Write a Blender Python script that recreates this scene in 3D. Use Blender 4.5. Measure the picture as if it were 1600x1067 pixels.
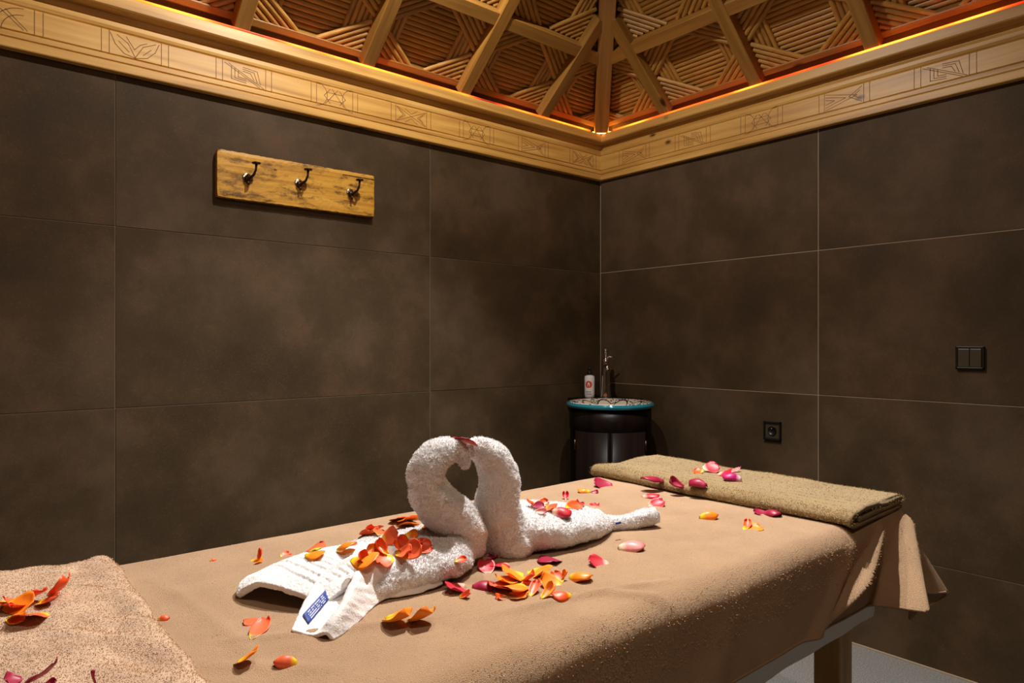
import bpy, bmesh, math, random
import numpy as np
from mathutils import Vector, Matrix
from mathutils.bvhtree import BVHTree

for o in list(bpy.data.objects):
    bpy.data.objects.remove(o, do_unlink=True)
scene = bpy.context.scene
C = scene.collection
random.seed(7)
rng = np.random.default_rng(7)

# ------------------------------------------------------------------ camera
F = 1071.0                       # focal length in pixels of the 1600 px frame
HORIZON = 536.0
CAM = Vector((-2.795, -2.56, 1.195))
UX, UZ = 0.764, 0.645            # room x axis seen in camera plan (right, forward)
cam_d = bpy.data.cameras.new('camera')
cam = bpy.data.objects.new('camera', cam_d)
C.objects.link(cam)
cam.location = CAM
cam.rotation_euler = (math.pi / 2, 0, -math.atan2(UZ, UX))
cam_d.sensor_width = 36.0
cam_d.lens = 36.0 * F / 1600.0
cam_d.shift_y = (HORIZON - 533.5) / 1600.0
cam_d.clip_start = 0.02
scene.camera = cam

# ------------------------------------------------------------------ world, lights, exposure
w = bpy.data.worlds.new('world')
scene.world = w
w.use_nodes = True
w.node_tree.nodes['Background'].inputs[0].default_value = (0.02, 0.014, 0.008, 1)
w.node_tree.nodes['Background'].inputs[1].default_value = 0.3
vs = scene.view_settings
vs.view_transform = 'Standard'
vs.look = 'None'
vs.exposure = 0.0
vs.gamma = 1.0
vs.use_curve_mapping = False

# (name, position, aim, watts, colour, cone degrees, blend, lamp radius)
LAMPS = [('ceiling_spot', Vector((-1.18, -1.20, 2.84)), Vector((-1.62, -1.32, 0.75)), 330.0, (1.0, 0.955, 0.90), 104, 0.75, 0.014,
          'black ceiling spot shining white light down on the table'),
         ('ceiling_spot', Vector((-1.69, -0.98, 2.90)), Vector((-1.69, -0.80, 0.75)), 85.0, (1.0, 0.93, 0.84), 172, 0.40, 0.016,
          'black ceiling spot near the hook board wall lighting the tiles'),
         ('added_fill_lamp', Vector((-2.35, -2.45, 2.62)), Vector((-1.75, -1.3, 0.75)), 34.0, (1.0, 0.76, 0.54), 120, 0.6, 0.11,  # added fill for the camera-facing sides, no such lamp known in the room
          'added warm fill lamp hanging unseen behind the camera')]
LED_STRENGTH = 6.5

# ------------------------------------------------------------------ helpers
def ray(px, py):
    """direction (world) of a photo pixel, unit depth"""
    r = (px - 800.0) / F
    d = (py - HORIZON) / F
    return Vector((UX * r + UZ, -UZ * r + UX, -d))

def on_z(px, py, z):
    d = ray(px, py)
    return CAM + d * ((z - CAM.z) / d.z)

def on_y(px, py, y):
    d = ray(px, py)
    return CAM + d * ((y - CAM.y) / d.y)

def depth(p):
    v = Vector(p) - CAM
    return v.x * UZ + v.y * UX

def project(p):
    v = Vector(p) - CAM
    Z = v.x * UZ + v.y * UX
    X = v.x * UX - v.y * UZ
    return 800 + F * X / Z, HORIZON - F * v.z / Z

def R_(x, y, z=0.0):
    """point given relative to the camera's plan position, z above the table top"""
    return Vector((CAM.x + x, CAM.y + y, TOP + z))

TOP = 0.755                      # table top with its cloth

def tag(o, label=None, cat=None, group=None, kind=None):
    if label: o['label'] = label
    if cat: o['category'] = cat
    if group: o['group'] = group
    if kind: o['kind'] = kind
    return o

def empty(name, loc=(0, 0, 0)):
    o = bpy.data.objects.new(name, None)
    o.empty_display_size = 0.05
    C.objects.link(o)
    o.location = loc
    return o

def link(name, me, m=None, parent=None):
    if m is not None and not me.materials:
        me.materials.append(m)
    o = bpy.data.objects.new(name, me)
    C.objects.link(o)
    if parent is not None:
        o.parent = parent
        o.matrix_parent_inverse = Matrix.Translation(-Vector(parent.location))
    return o

def mesh(name, v, f, smooth=False):
    me = bpy.data.meshes.new(name)
    me.from_pydata([tuple(p) for p in v], [], [tuple(q) for q in f])
    me.update()
    if smooth:
        me.polygons.foreach_set('use_smooth', [True] * len(me.polygons))
    return me

def from_bm(name, bm, smooth=False):
    me = bpy.data.meshes.new(name)
    bmesh.ops.recalc_face_normals(bm, faces=bm.faces[:])
    bm.to_mesh(me)
    bm.free()
    if smooth:
        me.polygons.foreach_set('use_smooth', [True] * len(me.polygons))
    return me

def bm_box(bm, lo, hi, bev=0.0, seg=1):
    c = [(a + b) / 2 for a, b in zip(lo, hi)]
    s = [b - a for a, b in zip(lo, hi)]
    r = bmesh.ops.create_cube(bm, size=1.0)
    vv = r['verts']
    for q in vv:
        q.co = Vector((c[0] + q.co.x * s[0], c[1] + q.co.y * s[1], c[2] + q.co.z * s[2]))
    if bev > 0:
        ed = list({e for q in vv for e in q.link_edges})
        bmesh.ops.bevel(bm, geom=ed, offset=bev, segments=seg, affect='EDGES', profile=0.5)

def box_me(name, lo, hi, bev=0.0, seg=1):
    bm = bmesh.new()
    bm_box(bm, lo, hi, bev, seg)
    return from_bm(name, bm)

def lathe(name, prof, n=32, cx=0, cy=0, smooth=True, cap=True):
    """prof: list of (r, z)"""
    v, f = [], []
    for r, z in prof:
        for k in range(n):
            a = 2 * math.pi * k / n
            v.append((cx + r * math.cos(a), cy + r * math.sin(a), z))
    for i in range(len(prof) - 1):
        for k in range(n):
            k2 = (k + 1) % n
            f.append((i * n + k, i * n + k2, (i + 1) * n + k2, (i + 1) * n + k))
    if cap:
        f.append(tuple(reversed(range(n))))
        f.append(tuple((len(prof) - 1) * n + k for k in range(n)))
    me = mesh(name, v, f, smooth)
    return me

def tube(pts, rad, n=16, squash=None):
    """verts, faces of a closed tube through pts with radii"""
    P = [Vector(p) for p in pts]
    v, f = [], []
    ref = Vector((0, 1, 0))
    for i, p in enumerate(P):
        t = (P[min(i + 1, len(P) - 1)] - P[max(i - 1, 0)]).normalized()
        a = ref - t * ref.dot(t)
        if a.length < 1e-3:
            a = Vector((0, 0, 1)) - t * t.z
        a.normalize()
        b = t.cross(a)
        r = rad[i] if hasattr(rad, '__len__') else rad
        s = squash[i] if squash else 1.0
        for k in range(n):
            q = 2 * math.pi * k / n
            v.append(p + a * (math.cos(q) * r * s) + b * (math.sin(q) * r))
    for i in range(len(P) - 1):
        for k in range(n):
            k2 = (k + 1) % n
            f.append((i * n + k, i * n + k2, (i + 1) * n + k2, (i + 1) * n + k))
    f.append(tuple(reversed(range(n))))
    f.append(tuple((len(P) - 1) * n + k for k in range(n)))
    return v, f

def tube_me(name, pts, rad, n=10):
    v, f = tube(pts, rad, n)
    return mesh(name, v, f, True)

def spline(pts, m):
    """Catmull-Rom through rows of numbers, m samples per span"""
    A = np.array(pts, float)
    A = np.vstack([2 * A[0] - A[1], A, 2 * A[-1] - A[-2]])
    out = []
    for i in range(1, len(A) - 2):
        p0, p1, p2, p3 = A[i - 1], A[i], A[i + 1], A[i + 2]
        for k in range(m):
            t = k / m
            out.append(0.5 * (2 * p1 + (p2 - p0) * t + (2 * p0 - 5 * p1 + 4 * p2 - p3) * t * t
                              + (3 * p1 - p0 - 3 * p2 + p3) * t ** 3))
    out.append(A[-2])
    return np.array(out)

def vnoise(x, y, seed=0):
    """smooth 2-D value noise for arrays, about -1..1"""
    r = np.random.default_rng(seed).random((64, 64)) * 2 - 1
    xi = np.floor(x).astype(int); yi = np.floor(y).astype(int)
    fx = x - xi; fy = y - yi
    fx = fx * fx * (3 - 2 * fx); fy = fy * fy * (3 - 2 * fy)
    g = lambda i, j: r[i % 64, j % 64]
    return ((g(xi, yi) * (1 - fx) + g(xi + 1, yi) * fx) * (1 - fy)
            + (g(xi, yi + 1) * (1 - fx) + g(xi + 1, yi + 1) * fx) * fy)

def grid_faces(nu, nv):
    return [(i * nv + j, (i + 1) * nv + j, (i + 1) * nv + j + 1, i * nv + j + 1)
            for i in range(nu - 1) for j in range(nv - 1)]

# ------------------------------------------------------------------ materials
def new_mat(name):
    m = bpy.data.materials.new(name)
    m.use_nodes = True
    nt = m.node_tree
    return m, nt, nt.nodes['Principled BSDF'], nt.nodes, nt.links

def plain(name, col, rough=0.5, metal=0.0, bump=None, coat=0.0, spec=None):
    m, nt, b, N, L = new_mat(name)
    b.inputs['Base Color'].default_value = (*col, 1)
    b.inputs['Roughness'].default_value = rough
    b.inputs['Metallic'].default_value = metal
    b.inputs['Coat Weight'].default_value = coat
    if spec is not None:
        b.inputs['Specular IOR Level'].default_value = spec
    if bump:
        tc = N.new('ShaderNodeTexCoord')
        n = N.new('ShaderNodeTexNoise'); n.inputs['Scale'].default_value = bump[0]; n.inputs['Detail'].default_value = 3
        L.new(tc.outputs['Object'], n.inputs['Vector'])
        bp = N.new('ShaderNodeBump'); bp.inputs['Strength'].default_value = bump[1]; bp.inputs['Distance'].default_value = bump[2]
        L.new(n.outputs['Fac'], bp.inputs['Height']); L.new(bp.outputs['Normal'], b.inputs['Normal'])
    return m

def ramp(N, stops):
    r = N.new('ShaderNodeValToRGB')
    e = r.color_ramp.elements
    while len(e) < len(stops):
        e.new(0.5)
    for k, (p, c) in enumerate(stops):
        e[k].position = p
        e[k].color = (*c, 1)
    return r

def wood(name, dark, mid, light, axis=0, grain=14.0, rough=0.45, knots=True, knot_scale=5.0, blotch=0.0):
    """grain along a local axis, with knots and a random shift for every object"""
    m, nt, b, N, L = new_mat(name)
    tc = N.new('ShaderNodeTexCoord'); oi = N.new('ShaderNodeObjectInfo')
    ad = N.new('ShaderNodeVectorMath'); ad.operation = 'ADD'
    sc = N.new('ShaderNodeVectorMath'); sc.operation = 'SCALE'
    cv = N.new('ShaderNodeCombineXYZ')
    for k in range(3): L.new(oi.outputs['Random'], cv.inputs[k])
    L.new(cv.outputs[0], sc.inputs[0]); sc.inputs['Scale'].default_value = 17.3
    L.new(tc.outputs['Object'], ad.inputs[0]); L.new(sc.outputs[0], ad.inputs[1])
    mp = N.new('ShaderNodeMapping')
    s = [grain] * 3; s[axis] = grain * 0.06
    mp.inputs['Scale'].default_value = s
    L.new(ad.outputs[0], mp.inputs['Vector'])
    n1 = N.new('ShaderNodeTexNoise'); n1.inputs['Scale'].default_value = 3.0; n1.inputs['Detail'].default_value = 6
    n1.inputs['Distortion'].default_value = 0.6
    L.new(mp.outputs[0], n1.inputs['Vector'])
    r = ramp(N, [(0.28, dark), (0.48, mid), (0.72, light)])
    L.new(n1.outputs['Fac'], r.inputs[0])
    col = r.outputs[0]
    # whole-piece tone
    hs = N.new('ShaderNodeHueSaturation')
    mr = N.new('ShaderNodeMapRange'); mr.inputs[3].default_value = 0.85; mr.inputs[4].default_value = 1.15
    L.new(oi.outputs['Random'], mr.inputs[0]); L.new(mr.outputs[0], hs.inputs['Value'])
    L.new(col, hs.inputs['Color']); col = hs.outputs[0]
    if knots:
        mk = N.new('ShaderNodeMapping')
        s2 = [knot_scale] * 3; s2[axis] = knot_scale * 0.55
        mk.inputs['Scale'].default_value = s2
        L.new(ad.outputs[0], mk.inputs['Vector'])
        vo = N.new('ShaderNodeTexVoronoi'); vo.inputs['Scale'].default_value = 1.0
        L.new(mk.outputs[0], vo.inputs['Vector'])
        kr = ramp(N, [(0.03, (1, 1, 1)), (0.075, (0, 0, 0))])
        L.new(vo.outputs['Distance'], kr.inputs[0])
        mx = N.new('ShaderNodeMix'); mx.data_type = 'RGBA'
        L.new(kr.outputs[0], mx.inputs['Factor']); L.new(col, mx.inputs[6])
        mx.inputs[7].default_value = (dark[0] * 0.16, dark[1] * 0.13, dark[2] * 0.12, 1)
        col = mx.outputs[2]
    if blotch > 0:
        nb = N.new('ShaderNodeTexNoise'); nb.inputs['Scale'].default_value = 26; nb.inputs['Detail'].default_value = 7
        nb.inputs['Roughness'].default_value = 0.75
        mb = N.new('ShaderNodeMapping'); s3 = [1, 1, 1]; s3[axis] = 0.35; mb.inputs['Scale'].default_value = s3
        L.new(ad.outputs[0], mb.inputs['Vector']); L.new(mb.outputs[0], nb.inputs['Vector'])
        br = ramp(N, [(0.50, (0, 0, 0)), (0.63, (1, 1, 1))])
        L.new(nb.outputs['Fac'], br.inputs[0])
        mu = N.new('ShaderNodeMath'); mu.operation = 'MULTIPLY'; mu.inputs[1].default_value = blotch
        L.new(br.outputs[0], mu.inputs[0])
        mx = N.new('ShaderNodeMix'); mx.data_type = 'RGBA'
        L.new(mu.outputs[0], mx.inputs['Factor']); L.new(col, mx.inputs[6])
        mx.inputs[7].default_value = (dark[0] * 0.3, dark[1] * 0.22, dark[2] * 0.2, 1)
        col = mx.outputs[2]
    L.new(col, b.inputs['Base Color'])
    b.inputs['Roughness'].default_value = rough
    bp = N.new('ShaderNodeBump'); bp.inputs['Strength'].default_value = 0.15; bp.inputs['Distance'].default_value = 0.002
    L.new(n1.outputs['Fac'], bp.inputs['Height']); L.new(bp.outputs['Normal'], b.inputs['Normal'])
    return m

def terry(name, col, col2, scale=620.0, strength=0.9, dist=0.004, big=9.0):
    m, nt, b, N, L = new_mat(name)
    tc = N.new('ShaderNodeTexCoord')
    n = N.new('ShaderNodeTexNoise'); n.inputs['Scale'].default_value = scale; n.inputs['Detail'].default_value = 2
    n.inputs['Roughness'].default_value = 0.7
    L.new(tc.outputs['Object'], n.inputs['Vector'])
    n2 = N.new('ShaderNodeTexNoise'); n2.inputs['Scale'].default_value = big; n2.inputs['Detail'].default_value = 4
    L.new(tc.outputs['Object'], n2.inputs['Vector'])
    ad = N.new('ShaderNodeMath'); ad.operation = 'MULTIPLY_ADD'; ad.inputs[1].default_value = 0.55
    L.new(n2.outputs['Fac'], ad.inputs[0])
    h = N.new('ShaderNodeMath'); h.operation = 'MULTIPLY'; h.inputs[1].default_value = 0.5
    L.new(n.outputs['Fac'], h.inputs[0]); L.new(h.outputs[0], ad.inputs[2])
    r = ramp(N, [(0.36, col2), (0.62, col)])
    L.new(ad.outputs[0], r.inputs[0])
    L.new(r.outputs[0], b.inputs['Base Color'])
    b.inputs['Roughness'].default_value = 0.95
    b.inputs['Specular IOR Level'].default_value = 0.15
    b.inputs['Sheen Weight'].default_value = 0.25
    b.inputs['Sheen Roughness'].default_value = 0.6
    bp = N.new('ShaderNodeBump'); bp.inputs['Strength'].default_value = strength; bp.inputs['Distance'].default_value = dist
    L.new(n.outputs['Fac'], bp.inputs['Height']); L.new(bp.outputs['Normal'], b.inputs['Normal'])
    return m

def tile_mat():
    m, nt, b, N, L = new_mat('oxidised_tile')
    tc = N.new('ShaderNodeTexCoord'); oi = N.new('ShaderNodeObjectInfo')
    sc = N.new('ShaderNodeVectorMath'); sc.operation = 'SCALE'; sc.inputs['Scale'].default_value = 31.7
    cv = N.new('ShaderNodeCombineXYZ')
    for k in range(3): L.new(oi.outputs['Random'], cv.inputs[k])
    L.new(cv.outputs[0], sc.inputs[0])
    ad = N.new('ShaderNodeVectorMath'); ad.operation = 'ADD'
    L.new(tc.outputs['Object'], ad.inputs[0]); L.new(sc.outputs[0], ad.inputs[1])
    def noise(s, d, ro=0.55):
        n = N.new('ShaderNodeTexNoise'); n.inputs['Scale'].default_value = s; n.inputs['Detail'].default_value = d
        n.inputs['Roughness'].default_value = ro
        L.new(ad.outputs[0], n.inputs['Vector']); return n
    n1 = noise(2.6, 6, 0.6); n2 = noise(5.2, 5); n3 = noise(170, 2)
    r1 = ramp(N, [(0.28, (0.032, 0.0192, 0.0080)), (0.50, (0.054, 0.0330, 0.0150)), (0.74, (0.092, 0.062, 0.038))])
    L.new(n1.outputs['Fac'], r1.inputs[0])
    r2 = ramp(N, [(0.50, (0, 0, 0)), (0.76, (0.5, 0.5, 0.5))])
    L.new(n2.outputs['Fac'], r2.inputs[0])
    mx = N.new('ShaderNodeMix'); mx.data_type = 'RGBA'
    L.new(r2.outputs[0], mx.inputs['Factor']); L.new(r1.outputs[0], mx.inputs[6])
    mx.inputs[7].default_value = (0.092, 0.044, 0.019, 1)
    r3 = ramp(N, [(0.56, (0, 0, 0)), (0.72, (0.30, 0.30, 0.30))])
    L.new(n3.outputs['Fac'], r3.inputs[0])
    m3 = N.new('ShaderNodeMath'); m3.operation = 'MULTIPLY'
    L.new(r3.outputs[0], m3.inputs[0]); L.new(n2.outputs['Fac'], m3.inputs[1])
    mx2 = N.new('ShaderNodeMix'); mx2.data_type = 'RGBA'
    L.new(m3.outputs[0], mx2.inputs['Factor']); L.new(mx.outputs[2], mx2.inputs[6])
    mx2.inputs[7].default_value = (0.13, 0.11, 0.07, 1)
    L.new(mx2.outputs[2], b.inputs['Base Color'])
    rr = N.new('ShaderNodeMapRange'); rr.inputs[3].default_value = 0.55; rr.inputs[4].default_value = 0.8
    L.new(n1.outputs['Fac'], rr.inputs[0]); L.new(rr.outputs[0], b.inputs['Roughness'])
    b.inputs['Specular IOR Level'].default_value = 0.18
    bp = N.new('ShaderNodeBump'); bp.inputs['Strength'].default_value = 0.08; bp.inputs['Distance'].default_value = 0.002
    L.new(n3.outputs['Fac'], bp.inputs['Height']); L.new(bp.outputs['Normal'], b.inputs['Normal'])
    return m

def emit(name, col, s, wave=None):
    m, nt, b, N, L = new_mat(name)
    b.inputs['Base Color'].default_value = (0.2, 0.1, 0.03, 1)
    b.inputs['Emission Color'].default_value = (*col, 1)
    b.inputs['Emission Strength'].default_value = s
    if wave:
        tc = N.new('ShaderNodeTexCoord')
        n = N.new('ShaderNodeTexNoise'); n.inputs['Scale'].default_value = 4.0; n.inputs['Detail'].default_value = 1
        L.new(tc.outputs['Object'], n.inputs['Vector'])
        r = ramp(N, [(0.34, (1.0, 0.020, 0.002)), (0.50, (1.0, 0.070, 0.004)), (0.66, (1.0, 0.17, 0.012))])
        L.new(n.outputs['Fac'], r.inputs[0]); L.new(r.outputs[0], b.inputs['Emission Color'])
        mr = N.new('ShaderNodeMapRange'); mr.inputs[1].default_value = 0.33; mr.inputs[2].default_value = 0.66
        mr.inputs[3].default_value = s * 0.08; mr.inputs[4].default_value = s * 1.5
        L.new(n.outputs['Fac'], mr.inputs[0]); L.new(mr.outputs[0], b.inputs['Emission Strength'])
    return m

M = {}
M['tile'] = tile_mat()
M['grout'] = plain('pale_grout', (0.30, 0.235, 0.16), 0.9, bump=(60, 0.4, 0.003))
M['grout_dark'] = plain('dark_grout', (0.13, 0.10, 0.065), 0.9, bump=(60, 0.4, 0.003))
M['pine'] = wood('carved_pine', (0.34, 0.165, 0.032), (0.49, 0.265, 0.062), (0.60, 0.355, 0.10), axis=0, grain=11)
M['pine_y'] = wood('carved_pine_cross', (0.34, 0.165, 0.032), (0.49, 0.265, 0.062), (0.60, 0.355, 0.10), axis=1, grain=11)
M['carve_shade'] = plain('groove_shade_and_stain', (0.20, 0.085, 0.02), 0.7)  # dark colour holds the grooves' shadow as well as stain
M['beam'] = wood('beam_pine', (0.23, 0.100, 0.015), (0.32, 0.152, 0.028), (0.39, 0.200, 0.045), axis=0, grain=12, knot_scale=4.0)
M['slat'] = wood('slat_pine', (0.30, 0.140, 0.022), (0.40, 0.198, 0.038), (0.48, 0.255, 0.058), axis=0, grain=20, knots=False)
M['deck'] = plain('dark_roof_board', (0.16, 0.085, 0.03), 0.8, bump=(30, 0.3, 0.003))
M['old'] = wood('old_yellow_board', (0.28, 0.125, 0.012), (0.50, 0.25, 0.026), (0.62, 0.34, 0.048), axis=0, grain=16, rough=0.5, knots=True, knot_scale=14, blotch=0.9)
M['leg'] = wood('table_wood', (0.30, 0.16, 0.045), (0.46, 0.27, 0.085), (0.58, 0.36, 0.13), axis=2, grain=12, knot_scale=6)
M['iron'] = plain('dark_bronze', (0.055, 0.030, 0.016), 0.35, 0.85)
M['steel'] = plain('bright_steel', (0.62, 0.56, 0.48), 0.22, 1.0)
M['chrome'] = plain('chrome', (0.72, 0.70, 0.68), 0.10, 1.0)
M['blanket'] = terry('beige_terry', (0.57, 0.345, 0.178), (0.45, 0.262, 0.13), dist=0.006)
M['near'] = terry('pale_beige_terry', (0.66, 0.46, 0.31), (0.42, 0.265, 0.16), scale=500, strength=0.7, dist=0.004, big=14)
M['khaki'] = terry('khaki_terry', (0.37, 0.25, 0.105), (0.29, 0.19, 0.075))
M['khaki_loops'] = plain('khaki_loops', (0.36, 0.24, 0.10), 0.95, spec=0.1)
M['white'] = terry('white_terry', (0.86, 0.85, 0.86), (0.74, 0.72, 0.72), scale=520, strength=0.3, dist=0.003)
M['loops'] = plain('white_loops', (0.86, 0.85, 0.86), 0.95, spec=0.1)
M['blanket_loops'] = plain('beige_loops', (0.56, 0.34, 0.178), 0.95, spec=0.1)
M['near_loops'] = plain('pale_beige_loops', (0.60, 0.41, 0.27), 0.95, spec=0.1)
M['sheet'] = plain('white_sheet', (0.72, 0.66, 0.60), 0.9, bump=(18, 0.25, 0.01))
M['vinyl'] = plain('mattress_vinyl', (0.55, 0.5, 0.44), 0.6)
M['floor'] = None
M['cab'] = wood('black_brown_cabinet', (0.005, 0.003, 0.0025), (0.008, 0.0045, 0.0035), (0.012, 0.0065, 0.0045), axis=2, grain=10, rough=0.34, knots=False)
M['cab'].node_tree.nodes['Principled BSDF'].inputs['Specular IOR Level'].default_value = 0.07
M['black'] = plain('black_gloss_plastic', (0.007, 0.006, 0.005), 0.38, spec=0.3)
M['switch'] = plain('bronze_plastic', (0.040, 0.028, 0.014), 0.4, 0.0)
M['turq'] = plain('turquoise_glaze', (0.012, 0.15, 0.20), 0.12, coat=0.6)
M['plastic'] = plain('white_plastic', (0.72, 0.66, 0.66), 0.35)
M['redprint'] = plain('red_print', (0.62, 0.06, 0.025), 0.5)
M['greyprint'] = plain('grey_print', (0.16, 0.13, 0.15), 0.6)
M['whiteprint'] = plain('white_print', (0.75, 0.74, 0.78), 0.6)
M['blue'] = plain('blue_label', (0.012, 0.045, 0.26), 0.6)
M['led'] = emit('amber_led', (1, 0.3, 0.03), LED_STRENGTH, wave=True)
M['ledhot'] = emit('bright_led_end', (1, 0.40, 0.05), 45.0)
M['bulb'] = emit('lamp_bulb', (1, 0.93, 0.85), 30.0)
M['fillbulb'] = emit('fill_lamp_glass', (1, 0.74, 0.5), 2.0)  # glow of the added fill lamp

def floor_mat():
    m, nt, b, N, L = new_mat('grey_speckled_floor')
    tc = N.new('ShaderNodeTexCoord')
    v = N.new('ShaderNodeTexNoise'); v.inputs['Scale'].default_value = 210; v.inputs['Detail'].default_value = 3
    L.new(tc.outputs['Object'], v.inputs['Vector'])
    r = ramp(N, [(0.35, (0.105, 0.10, 0.092)), (0.5, (0.165, 0.158, 0.148)), (0.65, (0.23, 0.22, 0.21))])
    L.new(v.outputs['Fac'], r.inputs[0]); L.new(r.outputs[0], b.inputs['Base Color'])
    b.inputs['Roughness'].default_value = 0.55
    return m
M['floor'] = floor_mat()

# ------------------------------------------------------------------ room shell
S = 3.4                          # room is S x S, its far corner at the origin
H_WALL = 2.12
floor = tag(link('floor', box_me('floor', (-S, -S, -0.05), (0, 0, 0)), M['floor']), 'grey speckled floor under the massage table', kind='structure')
JZ = [0.0, 0.384, 0.981, 1.578, 2.1]
GAP = 0.0022

def wall(name, horizontal, pos, joints, label, sgn, gm='grout', GAP=0.0018):
    """backing of grout with single tiles in front; horizontal: runs along x"""
    t = 0.012
    if horizontal:
        me = box_me(name, (-S - 0.1, min(pos, pos - sgn * 0.1) , 0), (0.1, max(pos, pos - sgn * 0.1), 2.45))
        me2 = None
    else:
        me = box_me(name, (min(pos, pos - sgn * 0.1), -S - 0.1, 0), (max(pos, pos - sgn * 0.1), 0.1, 2.45))
    wl = tag(link(name, me, M[gm]), label, kind='structure')
    for i in range(len(joints) - 1):
        a0, a1 = joints[i] + GAP, joints[i + 1] - GAP
        for k in range(len(JZ) - 1):
            z0, z1 = JZ[k] + (GAP if k else 0.006), JZ[k + 1] - GAP
            d = random.uniform(0.0016, 0.0026) * sgn
            if horizontal:
                lo = (-a1, min(pos, pos + d), z0); hi = (-a0, max(pos, pos + d), z1)
            else:
                lo = (min(pos, pos + d), -a1, z0); hi = (max(pos, pos + d), -a0, z1)
            c = [(p + q) / 2 for p, q in zip(lo, hi)]
            me = box_me('tile', [p - q for p, q in zip(lo, c)], [p - q for p, q in zip(hi, c)], 0.0008)
            o = link('tile', me, M['tile'], wl)
            o.location = c
    return wl

wall('wall_left', True, 0.0, [0.003, 1.11, 2.339, S], 'dark oxidised stoneware wall with the wooden hook board', -1, 'grout_dark', 0.0013)
wall('wall_right', False, 0.0, [0.003, 1.212, 2.43, S], 'dark oxidised stoneware wall with the light switch', -1)
wall('wall_back', False, -S, [0.0, 1.0, 2.2, S], 'dark tiled wall behind the camera, opposite the light switch', 1)
wall('wall_front', True, -S, [0.0, 1.2, 2.4, S], 'dark tiled wall behind the camera, opposite the hook board', 1)

# pale sealant line at the foot of the right wall
tag(link('baseboard_right', box_me('baseboard_right', (-0.010, -S, 0), (-0.0027, -0.01, 0.007)), M['grout']), 'thin pale sealant line where floor meets right wall', kind='structure')

# carved cornice with ledge -------------------------------------------------
PROF = [(0.0, 2.078), (0.028, 2.078), (0.030, 2.081), (0.030, 2.105), (0.0262, 2.1085), (0.030, 2.112), (0.030, 2.126),
        (0.0258, 2.1295), (0.030, 2.133), (0.030, 2.204), (0.0255, 2.208), (0.030, 2.212), (0.033, 2.221), (0.033, 2.234),
        (0.027, 2.240), (0.030, 2.246), (0.031, 2.262), (0.073, 2.264), (0.077, 2.268), (0.077, 2.303), (0.072, 2.308), (0.0, 2.308)]
def cornice(name, c0, c1, label, m):
    """c0, c1: functions p -> corner position inset by p"""
    v, f = [], []
    n = len(PROF)
    for c in (c0, c1):
        for p, z in PROF:
            x, y = c(p); v.append((x, y, z))
    for i in range(n):
        j = (i + 1) % n
        f.append((i, j, n + j, n + i))
    f.append(tuple(range(n))); f.append(tuple(n + k for k in reversed(range(n))))
    bm = bmesh.new()
    me = mesh(name, v, f); bm.from_mesh(me)
    me = from_bm(name, bm)
    return tag(link(name, me, m), label, kind='structure')
cor_l = cornice('trim_1', lambda p: (-p, -p), lambda p: (-S + p, -p), 'carved pine cornice above the hook board wall', M['pine'])
cor_r = cornice('trim_2', lambda p: (-p, -p), lambda p: (-p, -S + p), 'carved pine cornice above the light switch wall', M['pine_y'])
cornice('trim_3', lambda p: (-S + p, -p), lambda p: (-S + p, -S + p), 'carved pine cornice above the wall opposite the light switch', M['pine_y'])
cornice('trim_4', lambda p: (-p, -S + p), lambda p: (-S + p, -S + p), 'carved pine cornice above the wall opposite the hook board', M['pine'])

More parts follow.
